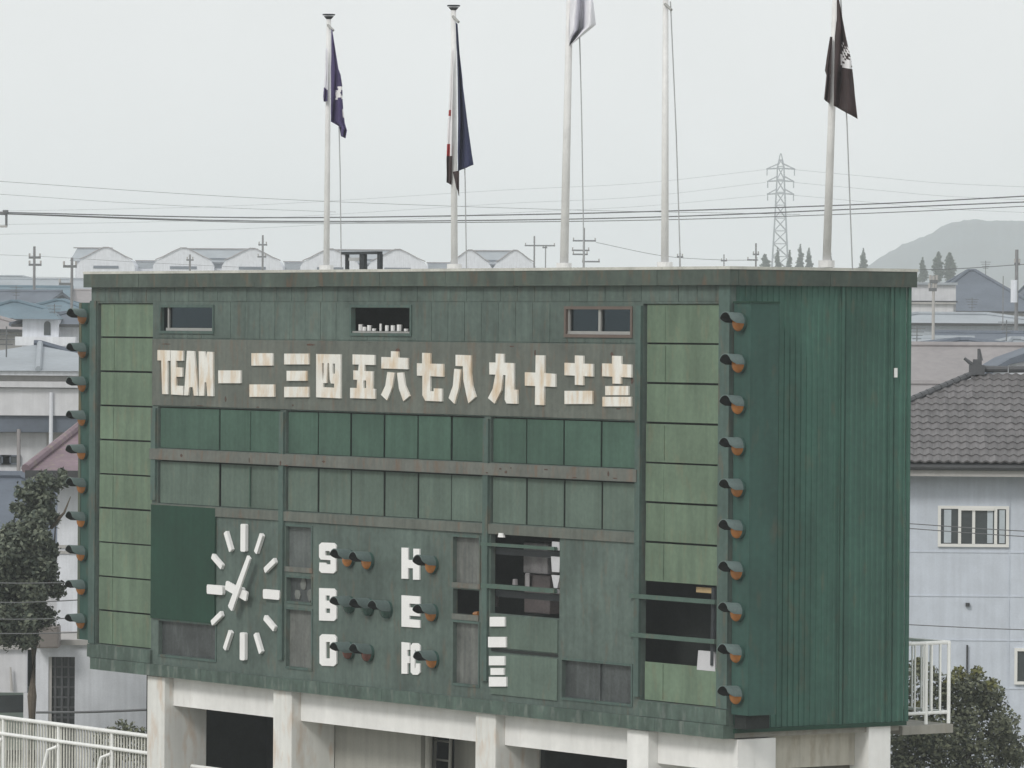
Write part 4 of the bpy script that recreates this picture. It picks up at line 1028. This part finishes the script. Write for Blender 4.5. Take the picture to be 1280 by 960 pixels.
# --- right strip
house(1222, 160, 11, 7, PZ(487, 160, 1200), PZ(432, 163, 1200), -.05, 'dullroof', 'greywall', 'house with a broad brown-grey roof behind the tiled house', 'hip', 2, 2, over=.8)
house(1158, 150, 5.0, 4, PZ(500, 150, 1200), PZ(481, 150, 1200), .1, 'dullroof', 'cream', 'low house with brown-grey roof between scoreboard and tiled roof', 'hip', 1, 1)
wb = thing('white_walled_building', 'building with a bright white sloping gable above the tiled ridge at the right edge', 'building', (PX(1228, 135), 135, 0))
_o = Vector((PX(1228, 135), 0, 0)); q2 = lambda px, py, Y=135: ((P(px, py, Y)-_o).x, P(px, py, Y).z)
MB().plate([[(0, 0), q2(1228, 473), q2(1262, 456), q2(1300, 448), (q2(1300, 448)[0], 0)]], 0, 4).build('wall', M['whitewall'], wb)
MB().plate([[q2(1226, 473), q2(1226, 469), q2(1262, 448), q2(1302, 434), q2(1302, 447), q2(1262, 455.5)]], -.2, 4.2).build('roof', M['slate'], wb)
house(1205, 185, 5.0, 5, PZ(438, 185, 1200), PZ(426, 185, 1200), .1, 'slate', 'cream', 'house with a low dark roof and pale gutter right of the scoreboard', 'hip', 2, 2)
fl = house(1250, 235, 9, 6, PZ(424, 235, 1200), 8.5, 0, 'bluegrey', 'cream', 'long pale flat-roofed building with faint bands at the right', 'flat', 5, 2)
house(1190, 262, 9, 6, PZ(404, 262, 1200), PZ(393, 262, 1200), .05, 'bluegrey', 'bluewall', 'pale low house with a wide blue-grey roof at the right', 'hip', 4, 2)
ap = thing('apartment_building', 'two stepped cream apartment blocks just right of the scoreboard top corner', 'building', (PX(1100, 300), 300, 0))
ox = PX(1100, 300)
z4 = lambda py: PZ(py, 300, 1160)
MB().box(0, PX(1193, 300)-ox, 0, 6, 0, z4(356)).build('upper_block', M['cream'], ap)
MB().box(0, PX(1194, 300)-ox, -.6, -.004, z4(378), z4(376)).build('eave', M['gutter'], ap)
MB().box(0, PX(1187, 300)-ox, -1.6, -.61, 0, z4(380)).build('lower_block', M['cream'], ap)
MB().box(-.2, PX(1195, 300)-ox, -.2, 6, z4(356)+.003, z4(353)).build('roof', M['bluegrey'], ap)
MB().box(0, PX(1190, 300)-ox, -1.8, -.62, z4(380)+.003, z4(378)-.003).build('eave', M['greywall'], ap)
house(1214, 330, 6.8, 9, PZ(389, 330, 1200), PZ(338.5, 330, 1200), .03, 'slate', 'cream', 'big house with a dark slate hip roof below the hill at right', 'hip', 4, 2, over=.6)
house(1298, 335, 3.0, 6, PZ(389, 335, 1280), PZ(345, 335, 1280), .03, 'slate', 'cream', 'house with dark slate roof at the right edge below the hill', 'hip', 2, 2)
house(1160, 205, 2.6, 4, PZ(436, 205, 1200), PZ(428, 205, 1200), .12, 'bluegrey', 'whitewall', 'small white-walled house with a pale roof just right of the scoreboard', 'gable', 2, 2)
house(1236, 212, 3.4, 4, PZ(433, 212, 1200), PZ(421, 212, 1200), -.2, 'slate', 'whitewall', 'small house with a dark gable roof above the tiled ridge ornament', 'gable', 2, 2)
house(1270, 205, 2.2, 4, PZ(440, 205, 1200), PZ(424, 205, 1200), .25, 'bluegrey', 'cream', 'small pale house at the right edge below the utility pole', 'hip', 1, 2)
house(35, 300, 3.0, 4, PZ(381, 300), PZ(368, 300), -.25, 'slate', 'whitewall', 'small slate-roofed house between the blue roofs at far left', 'gable', 2, 2)
house(84, 330, 3.2, 4, PZ(380, 330), PZ(366, 330), .3, 'dullroof', 'whitewall', 'small pale house beside the second utility pole at far left', 'gable', 2, 2)
def antenna(px, py0, py1, Y, label):
    b_, t_ = P(px, py0, Y), P(px, py1, Y); s_ = Y/FPX
    e_ = thing('roof_antenna', label, 'antenna', b_); h_ = t_.z-b_.z
    MB().tube([(0, 0, -.3), (0, 0, h_)], .022, 5).build('mast', M['wire'], e_)
    for k in range(4): MB().tube([(-(.32-.05*k), 0, h_-.08-.13*k), (.32-.05*k, 0, h_-.08-.13*k)], .014, 4).build('antenna_rod', M['wire'], e_)
antenna(1146, 428, 408, 203, 'roof antenna nearest the scoreboard right edge')
antenna(1215, 392, 372, 262, 'roof antenna on the wide blue-grey roof at right')
antenna(1258, 424, 400, 204, 'roof antenna on the small pale house at the right edge')
antenna(1232, 340, 326, 332, 'roof antenna on the dark slate hip roof below the hill')
antenna(20, 380, 357, 262, 'roof antenna on the bright blue hip roof at far left')
antenna(68, 399, 380, 226, 'roof antenna behind the arched window house')
antenna(8, 432, 408, 140, 'roof antenna on the hall ridge at the left edge')
# low filler houses hidden behind the board or low in the strips
frnd = random.Random(3)
cols = ['slate', 'bluegrey', 'blueroof', 'dullroof']
for i in range(34):
    Y = frnd.uniform(180, 900); px = frnd.uniform(-250, 1500)
    if Y < 330 and (px < 115 or px > 1120): Y += 330
    zt_ = frnd.uniform(5.4, 6.6)
    house(px, Y, frnd.uniform(8, 13), frnd.uniform(7, 9), zt_-1.6, zt_+.6, frnd.uniform(-.5, .5), frnd.choice(cols), frnd.choice(['cream', 'greywall', 'whitewall']),
          'hazy low house in the far town mostly hidden behind nearer roofs', 'hip' if i % 2 else 'gable', 2, 1, group='low far houses of the town')
# --- row of apartment blocks with pale gables beyond the board
DG = 600.0
def gableblock(pl_, pr_, label, one=False):
    xa, xb = PX(pl_, DG), PX(pr_, DG); w_ = xb-xa
    t = thing('gabled_apartment_block', label, 'apartment block', (xa, DG, 0), 0, None)
    zr_ = PZ(312, DG, 350); zg_ = PZ(326, DG, 350); zb_ = PZ(340, DG, 350)
    gw = 5.6 if one else min(7.2, w_*.42)
    def gab(cx, nm='gable_wing'):
        # broad gable end with a bell shaped outline
        pts = [(cx-gw/2-.4, 0), (cx+gw/2+.4, 0), (cx+gw/2+.4, zb_+.6), (cx+gw/2, zg_-.1), (cx+gw*.38, zr_-.98), (cx+gw*.2, zr_-.42), (cx+gw*.05, zr_), (cx-gw*.05, zr_), (cx-gw*.2, zr_-.42), (cx-gw*.38, zr_-.98), (cx-gw/2, zg_-.1), (cx-gw/2-.4, zb_+.6)]
        o = MB().plate([pts], -3, 3).build(nm, M['whitewall'], t)
        wd = MB().box(cx-gw*.25, cx+gw*.25, -3.06, -3.0, PZ(337.5, DG, 350), PZ(334, DG, 350)).build('window', M['slate'], o)
        rp = [(cx-gw/2-.15, zg_), (cx-gw*.38, zr_-.9), (cx-gw*.2, zr_-.33), (cx-gw*.05, zr_+.08), (cx+gw*.05, zr_+.08), (cx+gw*.2, zr_-.33), (cx+gw*.38, zr_-.9), (cx+gw/2+.15, zg_)]
        mb = MB(); mb.tube([(x, -3.1, z) for x, z in rp], .07, 6); mb.build('roof_edge', M['dullroof'], o)
    a, b = gw/2+.3, w_-gw/2-.3
    if one: a = .3
    else: gab(a)
    gab(b)
    MB().box(a, b, -1, 4, 0, zg_-.2).build('wall', M['whitewall'], t)
    MB().add([(a-.6, -1.4, zg_-.2), (b+.6, -1.4, zg_-.2), (b, 1.5, zr_), (a, 1.5, zr_), (a, 4.4, zg_-.2), (b, 4.4, zg_-.2)], [(0, 1, 2, 3), (3, 2, 5, 4), (0, 4, 5, 1)]).build('roof', M['bluegrey'], t)
    MB().box(a-.4, b+.4, 1.3, 1.7, zr_+.01, zr_+.13).build('ridge_cap', M['dullroof'], t)
    m = (a+b)/2
    if b-a > 4:
        for py, h in ((324.3, .2), (333, .5)):
            z = PZ(py, DG, 350); MB().box(m-1.3, m+1.3, -1.06, -1.0, z-h/2, z+h/2).build('window', M['slate'], t)
    return t, xa, zb_
gableblock(90, 168, 'pale gabled apartment block, leftmost, half hidden by the scoreboard corner', True)
gableblock(193, 352, 'pale gabled apartment block between the left corner and the first flagpole')
gableblock(376, 532, 'pale gabled apartment block behind the black roof frame')
gableblock(560, 668, 'short pale gabled apartment block right of the second flagpole')
for a, b, nm in ((166, 193, 'leftmost'), (352, 376, 'middle'), (532, 560, 'rightmost')):
    t = thing('link_building', nm+' of the low grey-windowed links joining the gabled apartment blocks', 'link building', (PX(a, DG), DG+3, 0))
    w_ = PX(b, DG)-PX(a, DG); MB().box(0, w_, 0, 4, 0, PZ(327, DG, 350)).build('wall', M['whitewall'], t)
    MB().box(.1, w_-.1, -.06, 0, PZ(336, DG, 350), PZ(328.5, DG, 350)).build('window', M['bluegrey'], t)
    MB().box(-.1, w_+.1, -.2, 4, PZ(327, DG, 350)+.003, PZ(326, DG, 350)).build('roof', M['dullroof'], t)

# ------------------------------------------------------------------ transmission tower
TD = 1500.0
tb = P(975, 335, TD); ztop = P(975, 192, TD).z
tw_ = thing('transmission_tower', 'tall hazy lattice transmission tower beyond the board near the right', 'tower', (tb.x, TD, 0))
M['steel'] = mat('galvanised_lattice_steel', (.16, .18, .20), .1, .6)
s_ = TD/FPX
def half(z):   # half width of the tower at height z
    t = z/ztop; return (15.5*(1-t)**1.15+4.0)*s_*.85 if z < ztop*.97 else 1.0*s_
legs = MB(); br = MB(); zl = [ztop*k/16 for k in range(17)]
for sx in (-1, 1):
    for sy in (-1, 1): 
        l_ = MB(); l_.tube([(sx*half(z), sy*half(z), z) for z in zl[:-1]]+[(sx*.1, sy*.1, ztop)], .16, 5); l_.build('leg', M['steel'], tw_)
for a, b in zip(zl, zl[1:-1]+[ztop*.97]):
    ha, hb = half(a), half(b)
    for s in (-1, 1):
        br.tube([(-ha, s*ha, a), (hb, s*hb, b)], .10, 4); br.tube([(ha, s*ha, a), (-hb, s*hb, b)], .10, 4)
        br.tube([(s*ha, -ha, a), (s*hb, hb, b)], .10, 4); br.tube([(s*ha, ha, a), (s*hb, -hb, b)], .10, 4); br.tube([(-hb, s*hb, b), (hb, s*hb, b)], .09, 4)
br.build('bracing', M['steel'], tw_)
for py, hw in ((210.5, 18), (226, 17), (242, 17)):
    z = P(975, py, TD).z; a = MB(); h_ = half(z)
    for s in (-1, 1):
        for sy in (-1, 1): a.tube([(s*h_, sy*h_, z), (s*hw*s_, 0, z-.2)], .17, 4); a.tube([(s*h_, sy*h_, z+1.2), (s*hw*s_, 0, z-.2)], .15, 4)
        a.tube([(s*hw*s_*.95, 0, z-.3), (s*hw*s_*.95, 0, z-2.0)], .16, 5)
    for sy in (-1, 1): a.tube([(-h_, sy*h_, z), (h_, sy*h_, z)], .15, 4)
    a.build('crossarm', M['steel'], tw_)

# ------------------------------------------------------------------ power lines
def line(pts, Y, r, label, Y2=None, sag=None):
    """pts: photograph points; the cable runs from depth Y at the first to Y2 at the last"""
    Y2 = Y2 or Y; n = 40
    if pts[0][0] > pts[-1][0]: pts = pts[::-1]; Y, Y2 = Y2, Y
    xs = [p[0] for p in pts]; out = []
    for i in range(n+1):
        x = xs[0]+(xs[-1]-xs[0])*i/n
        j = max(k for k in range(len(xs)-1) if xs[k] <= x+1e-6)
        # smooth interpolation through the points
        p = [pts[max(j-1, 0)], pts[j], pts[j+1], pts[min(j+2, len(pts)-1)]]
        u = (x-p[1][0])/(p[2][0]-p[1][0])
        m1 = (p[2][1]-p[0][1])/(p[2][0]-p[0][0])*(p[2][0]-p[1][0]); m2 = (p[3][1]-p[1][1])/(p[3][0]-p[1][0])*(p[2][0]-p[1][0])
        y = (2*u**3-3*u**2+1)*p[1][1]+(u**3-2*u**2+u)*m1+(-2*u**3+3*u**2)*p[2][1]+(u**3-u**2)*m2
        out.append(P(x, y, Y+(Y2-Y)*i/n))
    o = MB().tube([q-out[0] for q in out], r, 5).build('power_line', M['wire']); o.location = out[0]
    return tag(o, label, 'cable')
line([(-60, 263), (6, 265.5), (320, 272), (640, 268.5), (860, 263), (1100, 254.5), (1340, 242)], 150, .017, 'upper dark cable of the three crossing the whole sky behind the flagpoles')
line([(-60, 265), (6, 267), (320, 276.3), (640, 275), (860, 270), (1100, 260), (1340, 250)], 152, .017, 'middle dark cable of the three crossing the sky behind the flagpoles')
line([(6, 267.5), (320, 278), (640, 277.5), (860, 274), (1100, 266), (1340, 255)], 154, .012, 'lower dark cable of the three crossing the sky behind the flagpoles')
line([(-40, 224), (320, 247.5), (700, 262), (1000, 268)], 260, .010, 'thin faint cable sloping down from the left through the sky')
line([(-40, 240), (200, 256), (420, 265)], 260, .008, 'faintest cable just above the dark ones at left')
line([(1340, 325), (1271, 331), (1180, 336.5), (1000, 339)], 240, .018, 'thin cable in front of the hill at the right')
line([(-40, 317), (60, 321), (160, 327), (300, 334)], 290, .008, 'thin cable through the far poles at upper left')
line([(-40, 346), (60, 346.5), (110, 348)], 290, .008, 'low thin cable behind the left scoreboard corner')
for i, (a, b, c) in enumerate(((223, 212, 'top'), (240, 228, 'middle'), (252, 244, 'bottom'))):
    line([(-60, a+42), (300, a+34), (640, a+14), (800, a+6), (957, b)], 1450, .045, c+' faint line strung to the transmission tower from the left', TD)
    line([(992, b), (1100, b+10), (1180, b+17), (1340, b+24)], TD, .05, c+' faint line running right from the transmission tower', 1450)
line([(745, 303), (830, 320), (905, 325), (948, 325)], 420, .02, 'thin cable between the far crossarm poles')
for a, b, l_ in (((1130, 654), (1340, 667), 'upper'), ((1130, 660), (1340, 674), 'middle'), ((1130, 780.5), (1340, 789), 'lower')):
    line([a, ((a[0]+b[0])/2, (a[1]+b[1])/2+.8), b], 98, .009, l_+' thin cable in front of the pale blue house')
for i, (ya, yb, l_) in enumerate(((728, 727, 'topmost'), (752, 747, 'second'), (773, 771, 'third'), (791, 789, 'lowest'))):
    line([(-40, ya), (30, ya+1), (150, yb)], 94, .010, l_+' pale cable crossing in front of the big tree')
line([(45, 890.5), (110, 890), (190, 887)], 96, .022, 'dark cable in front of the white annex left of the first pier')

# ------------------------------------------------------------------ utility poles
M['polegrey'] = mat('grey_concrete_pole', (.20, .20, .205), .1, .8)
def upole(px, pyt, Y, arms, label, r=.15, zb=0, mm='polegrey'):
    t_ = P(px, pyt, Y); e = thing('utility_pole', label, 'utility pole', (t_.x, Y, 0)); s = Y/FPX
    r *= .68
    MB().tube([(0, 0, zb), (0, 0, t_.z)], r, 8, r*.7).build('shaft', M[mm], e)
    for (a, b, py) in arms:
        z = P(px, py, Y).z; c = MB().box((a-px)*s, (b-px)*s, -.06, .06, z-.06, z+.06).build('crossarm', M['wire'], e)
        for q in (a+1, b-1): MB().tube([((q-px)*s, 0, z+.06), ((q-px)*s, 0, z+.24)], .05, 6).build('insulator', M['greywall'], c)
    return e
upole(43, 308, 300, [(36, 51, 322), (36, 52, 331)], 'utility pole with two crossarms rising above the blue roofs at far left')
upole(90, 322, 250, [(79, 96, 333), (74, 90, 355)], 'utility pole left of the scoreboard top corner with two crossarms', .13)
upole(237.5, 318, 420, [(233, 242, 325)], 'short dark utility pole before the second gabled block', .16)
upole(328.5, 294, 420, [(323, 334, 306), (322, 333, 321)], 'utility pole before the second gabled block, the taller of two', .16)
upole(668, 295, 480, [(656, 694, 307)], 'left one of two far joined poles between second and third flagpoles', .15)
upole(682, 308, 480, [(678, 684, 309.5)], 'short right pole of the far joined pair left of the third flagpole', .1)
upole(730, 285, 430, [(716, 745, 301), (715, 737, 313), (716, 735, 318), (728, 750, 327)], 'utility pole with several crossarms beside the third flagpole', .17)
upole(850, 316, 420, [(846, 854, 321)], 'short utility pole right of the bare fourth flagpole', .13)
upole(905, 318, 520, [(901, 909, 326)], 'tiny far utility pole right of the fourth flagpole', .12)
upole(945, 304, 420, [(934, 947, 325), (941, 949, 318)], 'utility pole left of the transmission tower', .14)
upole(1167, 345, 200, [(1162, 1172, 352), (1161, 1171, 362)], 'pale utility pole in front of the cream apartment blocks at right', .11, mm='greywall')
upole(1271, 312, 240, [(1268, 1275, 330)], 'utility pole with a white sleeve near the right edge', .16)
ep = P(1269, 350, 239)
o = MB().tube([(0, 0, 0), (0, 0, 1.0)], .15, 10).build('white_tank', M['whitewall']); o.location = (P(1268.5, 378, 239).x, 239.4, P(1268.5, 378, 239).z)
tag(o, 'white cylindrical tank mounted on the pole near the right edge', 'tank')
upole(1254, 345, 230, [], 'thin short mast on the roofs near the right edge', .04)
# near pole outside the left edge whose arm reaches into view
s = 150/FPX; e = thing('utility_pole', 'near utility pole at the left edge with the dark cables on its crossarm', 'utility pole', (P(-40, 260, 150).x, 150, 0))
MB().tube([(0, 0, 0), (0, 0, P(-40, 235, 150).z)], .17, 10, .12).build('shaft', M['greywall'], e)
z1 = P(0, 267, 150).z; z2 = P(0, 283, 150).z
MB().box(-.6, 49*s, -.05, .05, z1-.04, z1+.04).build('crossarm', M['wire'], e); MB().box(-.6, 49*s, -.05, .05, z2-.03, z2+.03).build('crossarm', M['greywall'], e)
MB().tube([(48*s, 0, z2), (48*s, 0, z1)], .035, 6).build('strut', M['wire'], e)
MB().tube([(47*s, 0, z1), (47*s, 0, z1+.10)], .08, 8).build('insulator', M['wire'], e)

# ------------------------------------------------------------------ trees
def leafmat(name, c1, c2):
    m = bpy.data.materials.new(name); m.use_nodes = True; n = m.node_tree.nodes; l = m.node_tree.links; b = n['Principled BSDF']
    b.inputs['Roughness'].default_value = .7; b.inputs['Specular IOR Level'].default_value = .25
    geo = n.new('ShaderNodeNewGeometry'); t = n.new('ShaderNodeMix'); t.data_type = 'RGBA'
    t.inputs[6].default_value = (*c1, 1); t.inputs[7].default_value = (*c2, 1)
    l.new(geo.outputs['Random Per Island'], t.inputs[0]); l.new(t.outputs[2], b.inputs['Base Color']); return m
M['leafdk'] = leafmat('dark_evergreen_leaf', (.045, .062, .050), (.17, .19, .14))
M['leafbush'] = leafmat('olive_bush_leaf', (.055, .068, .048), (.23, .24, .16))
M['leaftop'] = leafmat('yellow_green_leaf', (.14, .15, .05), (.24, .23, .10))
M['leaffar'] = leafmat('far_tree_leaf', (.03, .05, .03), (.06, .085, .05))
M['bark'] = mat('rough_bark', (.12, .10, .08), .25, .9, bump=.5, bscale=12)
def crown(clumps, size, dens, rs, aspect=1.8):
    mb = MB()
    for (c, rad, mi) in clumps:
        c = Vector(c); rad = Vector(rad) if not isinstance(rad, (int, float)) else Vector((rad,)*3)
        n = int(dens*(rad.x*rad.y+rad.x*rad.z+rad.y*rad.z))
        for _ in range(n):
            d = Vector((rs.gauss(0, 1), rs.gauss(0, 1), rs.gauss(0, 1))).normalized()
            r = rs.random()**.35*(1+rs.gauss(0, .09))
            p = c+Vector((d.x*rad.x, d.y*rad.y, d.z*rad.z))*r
            u = Vector((rs.gauss(0, 1), rs.gauss(0, 1), rs.gauss(0, .7))).normalized(); v = u.cross(d+Vector((rs.gauss(0, .5), rs.gauss(0, .5), rs.gauss(0, .5))))
            if v.length < .05: continue
            v.normalize(); s = size*rs.uniform(.6, 1.3)
            mb.add([p-u*s*aspect*.5, p+v*s*.5, p+u*s*aspect*.5, p-v*s*.5], [(0, 1, 2, 3)], mi)
    return mb
def rawbuild(mb, name, mats, parent):
    me = bpy.data.meshes.new(name); me.from_pydata(mb.v, [], mb.f)
    for m_ in mats: me.materials.append(m_)
    me.polygons.foreach_set('material_index', mb.mi); me.update(); return link(name, me, parent)
# big tree at left
rs = random.Random(11); TY = 97.5
tp = P(22, 700, TY); t = thing('dense_tree', 'big dark dense tree at the left edge in front of the white house', 'tree', (tp.x, TY, 0)); ox = tp.x
cl_ = []
for px, py, r in ((40, 615, 16), (55, 600, 12), (68, 606, 9), (58, 625, 14), (30, 640, 15), (48, 655, 18), (25, 668, 18), (8, 690, 20), (34, 690, 20), (56, 690, 13), (60, 670, 12), (-14, 700, 22), (12, 720, 22), (38, 722, 20), (58, 722, 12),
                 (-10, 745, 24), (20, 752, 22), (44, 750, 18), (60, 744, 9), (0, 775, 20), (24, 783, 18), (42, 776, 14), (8, 798, 12), (30, 802, 10), (8, 668, 14), (66, 708, 12), (70, 735, 10), (52, 770, 16), (64, 690, 12), (14, 680, 22), (40, 705, 22), (20, 735, 24), (46, 735, 20), (10, 770, 22), (36, 795, 14), (58, 640, 12), (48, 622, 14), (68, 650, 9), (30, 615, 8), (84, 600, 7), (-30, 670, 22), (-40, 740, 26), (-26, 790, 20), (74, 592, 6), (18, 636, 8)):
    p = P(px, py, TY); R = r*TY/FPX; cl_.append(((p.x-ox+rs.uniform(-.05, .05), rs.uniform(-.7, .7), p.z), (R, R*1.3, R*.95), 0))
fr_ = crown(cl_, .062, 1900, rs); f2_ = crown([(c, (R[0]*1.4, R[1]*1.4, R[2]*1.35), 0) for c, R, _ in cl_], .055, 260, rs)
fr_.add(f2_.v, f2_.f); rawbuild(fr_, 'crown', [M['leafdk']], t)
tr = MB(); q = lambda px, py, dy=0: (P(px, py, TY).x-ox, dy, P(px, py, TY).z)
tr.tube([(q(41, 960)[0], 0, 0), q(40, 870), q(43, 800), q(36, 740), q(40, 680)], .10, 10, .05)
tr.build('trunk', M['bark'], t)
for a_ in ([q(42, 800), q(58, 740, .2), q(66, 690, .3), q(70, 640)], [q(36, 745), q(15, 700, -.2), q(6, 660)], [q(40, 690), q(50, 650), q(52, 610)], [q(64, 660), q(82, 640, -.3), q(90, 620, -.3)]): MB().tube(a_, .035, 6, .008).build('branch', M['bark'], t)
# round bush at right
rs = random.Random(5); BY = 92.0
tp = P(1200, 960, BY); t = thing('round_bush', 'large rounded olive bush with yellow-green tips at the lower right', 'bush', (tp.x, BY, 0)); ox = tp.x
cl_ = []
for px, py, r, mi in ((1195, 862, 22, 0), (1220, 862, 22, 0), (1170, 872, 24, 0), (1240, 885, 22, 0), (1205, 895, 30, 0), (1150, 900, 22, 0), (1175, 920, 32, 0), (1215, 930, 34, 0), (1250, 925, 24, 0), (1140, 935, 22, 0), (1262, 950, 22, 0), (1130, 960, 24, 0),
                      (1180, 970, 40, 0), (1230, 975, 36, 0), (1200, 843, 10, 1), (1222, 842, 9, 1), (1185, 848, 7, 1), (1238, 855, 7, 1), (1145, 880, 6, 1), (1150, 835, 13, 0), (1165, 845, 12, 0), (1140, 845, 12, 0), (1148, 828, 6, 1), (1120, 925, 16, 0), (1128, 950, 20, 0), (1140, 912, 18, 0), (1160, 925, 24, 0), (1238, 870, 20, 0), (1255, 905, 20, 0), (1268, 935, 20, 0), (1136, 870, 12, 0), (1128, 890, 10, 0)):
    p = P(px, py, BY); R = r*BY/FPX; cl_.append(((p.x-ox, rs.uniform(-.35, .35), p.z), (R, R*1.1, R), mi))
fr_ = crown(cl_, .050, 1600, rs); f2_ = crown([(c, (R[0]*1.15, R[1]*1.1, R[2]*1.12), 0) for c, R, _ in cl_], .045, 220, rs)
fr_.add(f2_.v, f2_.f); rawbuild(fr_, 'foliage', [M['leafbush'], M['leaftop']], t)
for k in range(5): MB().tube([(rs.uniform(-.3, .3), 0, 0), (rs.uniform(-.9, .9), rs.uniform(-.3, .3), 1.8)], .05, 6, .02).build('stem', M['bark'], t)
# shrub behind the left railing
rs = random.Random(9); YY = 98.0
tp = P(150, 960, YY); t = thing('low_shrub', 'low shrub behind the white railing just left of the first pier', 'shrub', (tp.x, YY, 0)); ox = tp.x
cl_ = []
for px, py, r in ((140, 916, 9), (152, 908, 10), (165, 912, 10), (178, 918, 9), (125, 922, 8), (150, 935, 20), (175, 940, 18), (130, 945, 14)):
    p = P(px, py, YY); R = r*YY/FPX; cl_.append(((p.x-ox, rs.uniform(-.2, .2), p.z), R, 0))
rawbuild(crown(cl_, .05, 1300, rs), 'foliage', [M['leafbush']], t)
for k in range(4): MB().tube([(rs.uniform(-.2, .2), 0, 0), (rs.uniform(-.5, .5), rs.uniform(-.2, .2), 1.6)], .03, 5, .01).build('stem', M['bark'], t)
# far trees above the board
def far_tree(px, pyt, Y, wpx, label, conif=True, seed=0):
    rs = random.Random(seed+int(px)); b = P(px, 345, Y); e = thing('far_tree', label, 'tree', (b.x, Y, 0)); s = Y/FPX; zt_ = P(px, pyt, Y).z
    zb_ = P(px, 350, Y).z; cl_ = []; h = zt_-zb_
    for k in range(9):
        u = k/8; R = wpx*s*.5*1.5*((1-u)**.8*.8+.12 if conif else sin(.25*pi+u*2.1)*.75+.1)
        cl_.append(((rs.uniform(-.35, .35)*R, 0, zb_+h*u*.97), (max(R, .15), max(R, .15), h/9*.8), 0))
    rawbuild(crown(cl_, s*1.6, 22/(s*s*6), rs, 1.3), 'crown', [M['leaffar']], e)
    MB().tube([(0, 0, 0), (0, 0, zb_+h*.8)], .25, 6, .08).build('trunk', M['bark'], e)
FT = [(956, 319, 12, 0, 'leftmost dark broad tree at the foot of the transmission tower'), (972, 311, 10, 1, 'narrow tree directly under the transmission tower'),
      (987, 314, 9, 1, 'small pointed tree just right of the tower foot'), (1000, 307, 12, 1, 'tallest pointed tree between tower and rightmost flagpole'),
      (1011, 311, 12, 1, 'leaning bushy tree left of the rightmost flagpole'), (1037, 311, 12, 1, 'tree half hidden behind the rightmost flagpole'),
      (1079, 312, 13, 1, 'lone dark pointed tree at the left foot of the hill')]
for px, py, w_, cf, lb in FT: far_tree(px, py, 900, w_, lb, cf)
far_tree(1153, 323, 800, 11, 'small conifer above the stepped cream apartments', True); far_tree(1173, 316, 800, 12, 'left of the twin trees before the hill at right', False, 1); far_tree(1187, 317, 800, 13, 'right of the twin trees before the hill at right', False, 2)
for px, py, w_, lb in ((6, 345, 22, 'hazy round tree at the far left edge above the blue roofs'), (30, 347, 20, 'hazy round tree left of the crossarm pole at far left'), (52, 349, 14, 'hazy small tree right of the crossarm pole at far left')): far_tree(px, py, 560, w_, lb, False, 4)
# town greenery that fills the gaps between roofs
# ------------------------------------------------------------------ haze
hz = MB().box(-2600, 2600, -40, 3100, -1, 72).build('haze', [])
hm = bpy.data.materials.new('pale_haze'); hm.use_nodes = True; n = hm.node_tree.nodes; n.clear()
ho = n.new('ShaderNodeOutputMaterial'); hv = n.new('ShaderNodeVolumePrincipled')
hv.inputs['Color'].default_value = (.905, .96, 1, 1); hv.inputs['Density'].default_value = .00045; hv.inputs['Anisotropy'].default_value = .0
hm.node_tree.links.new(hv.outputs[0], ho.inputs['Volume'])
hz.data.materials.clear(); hz.data.materials.append(hm); hz['kind'] = 'stuff'
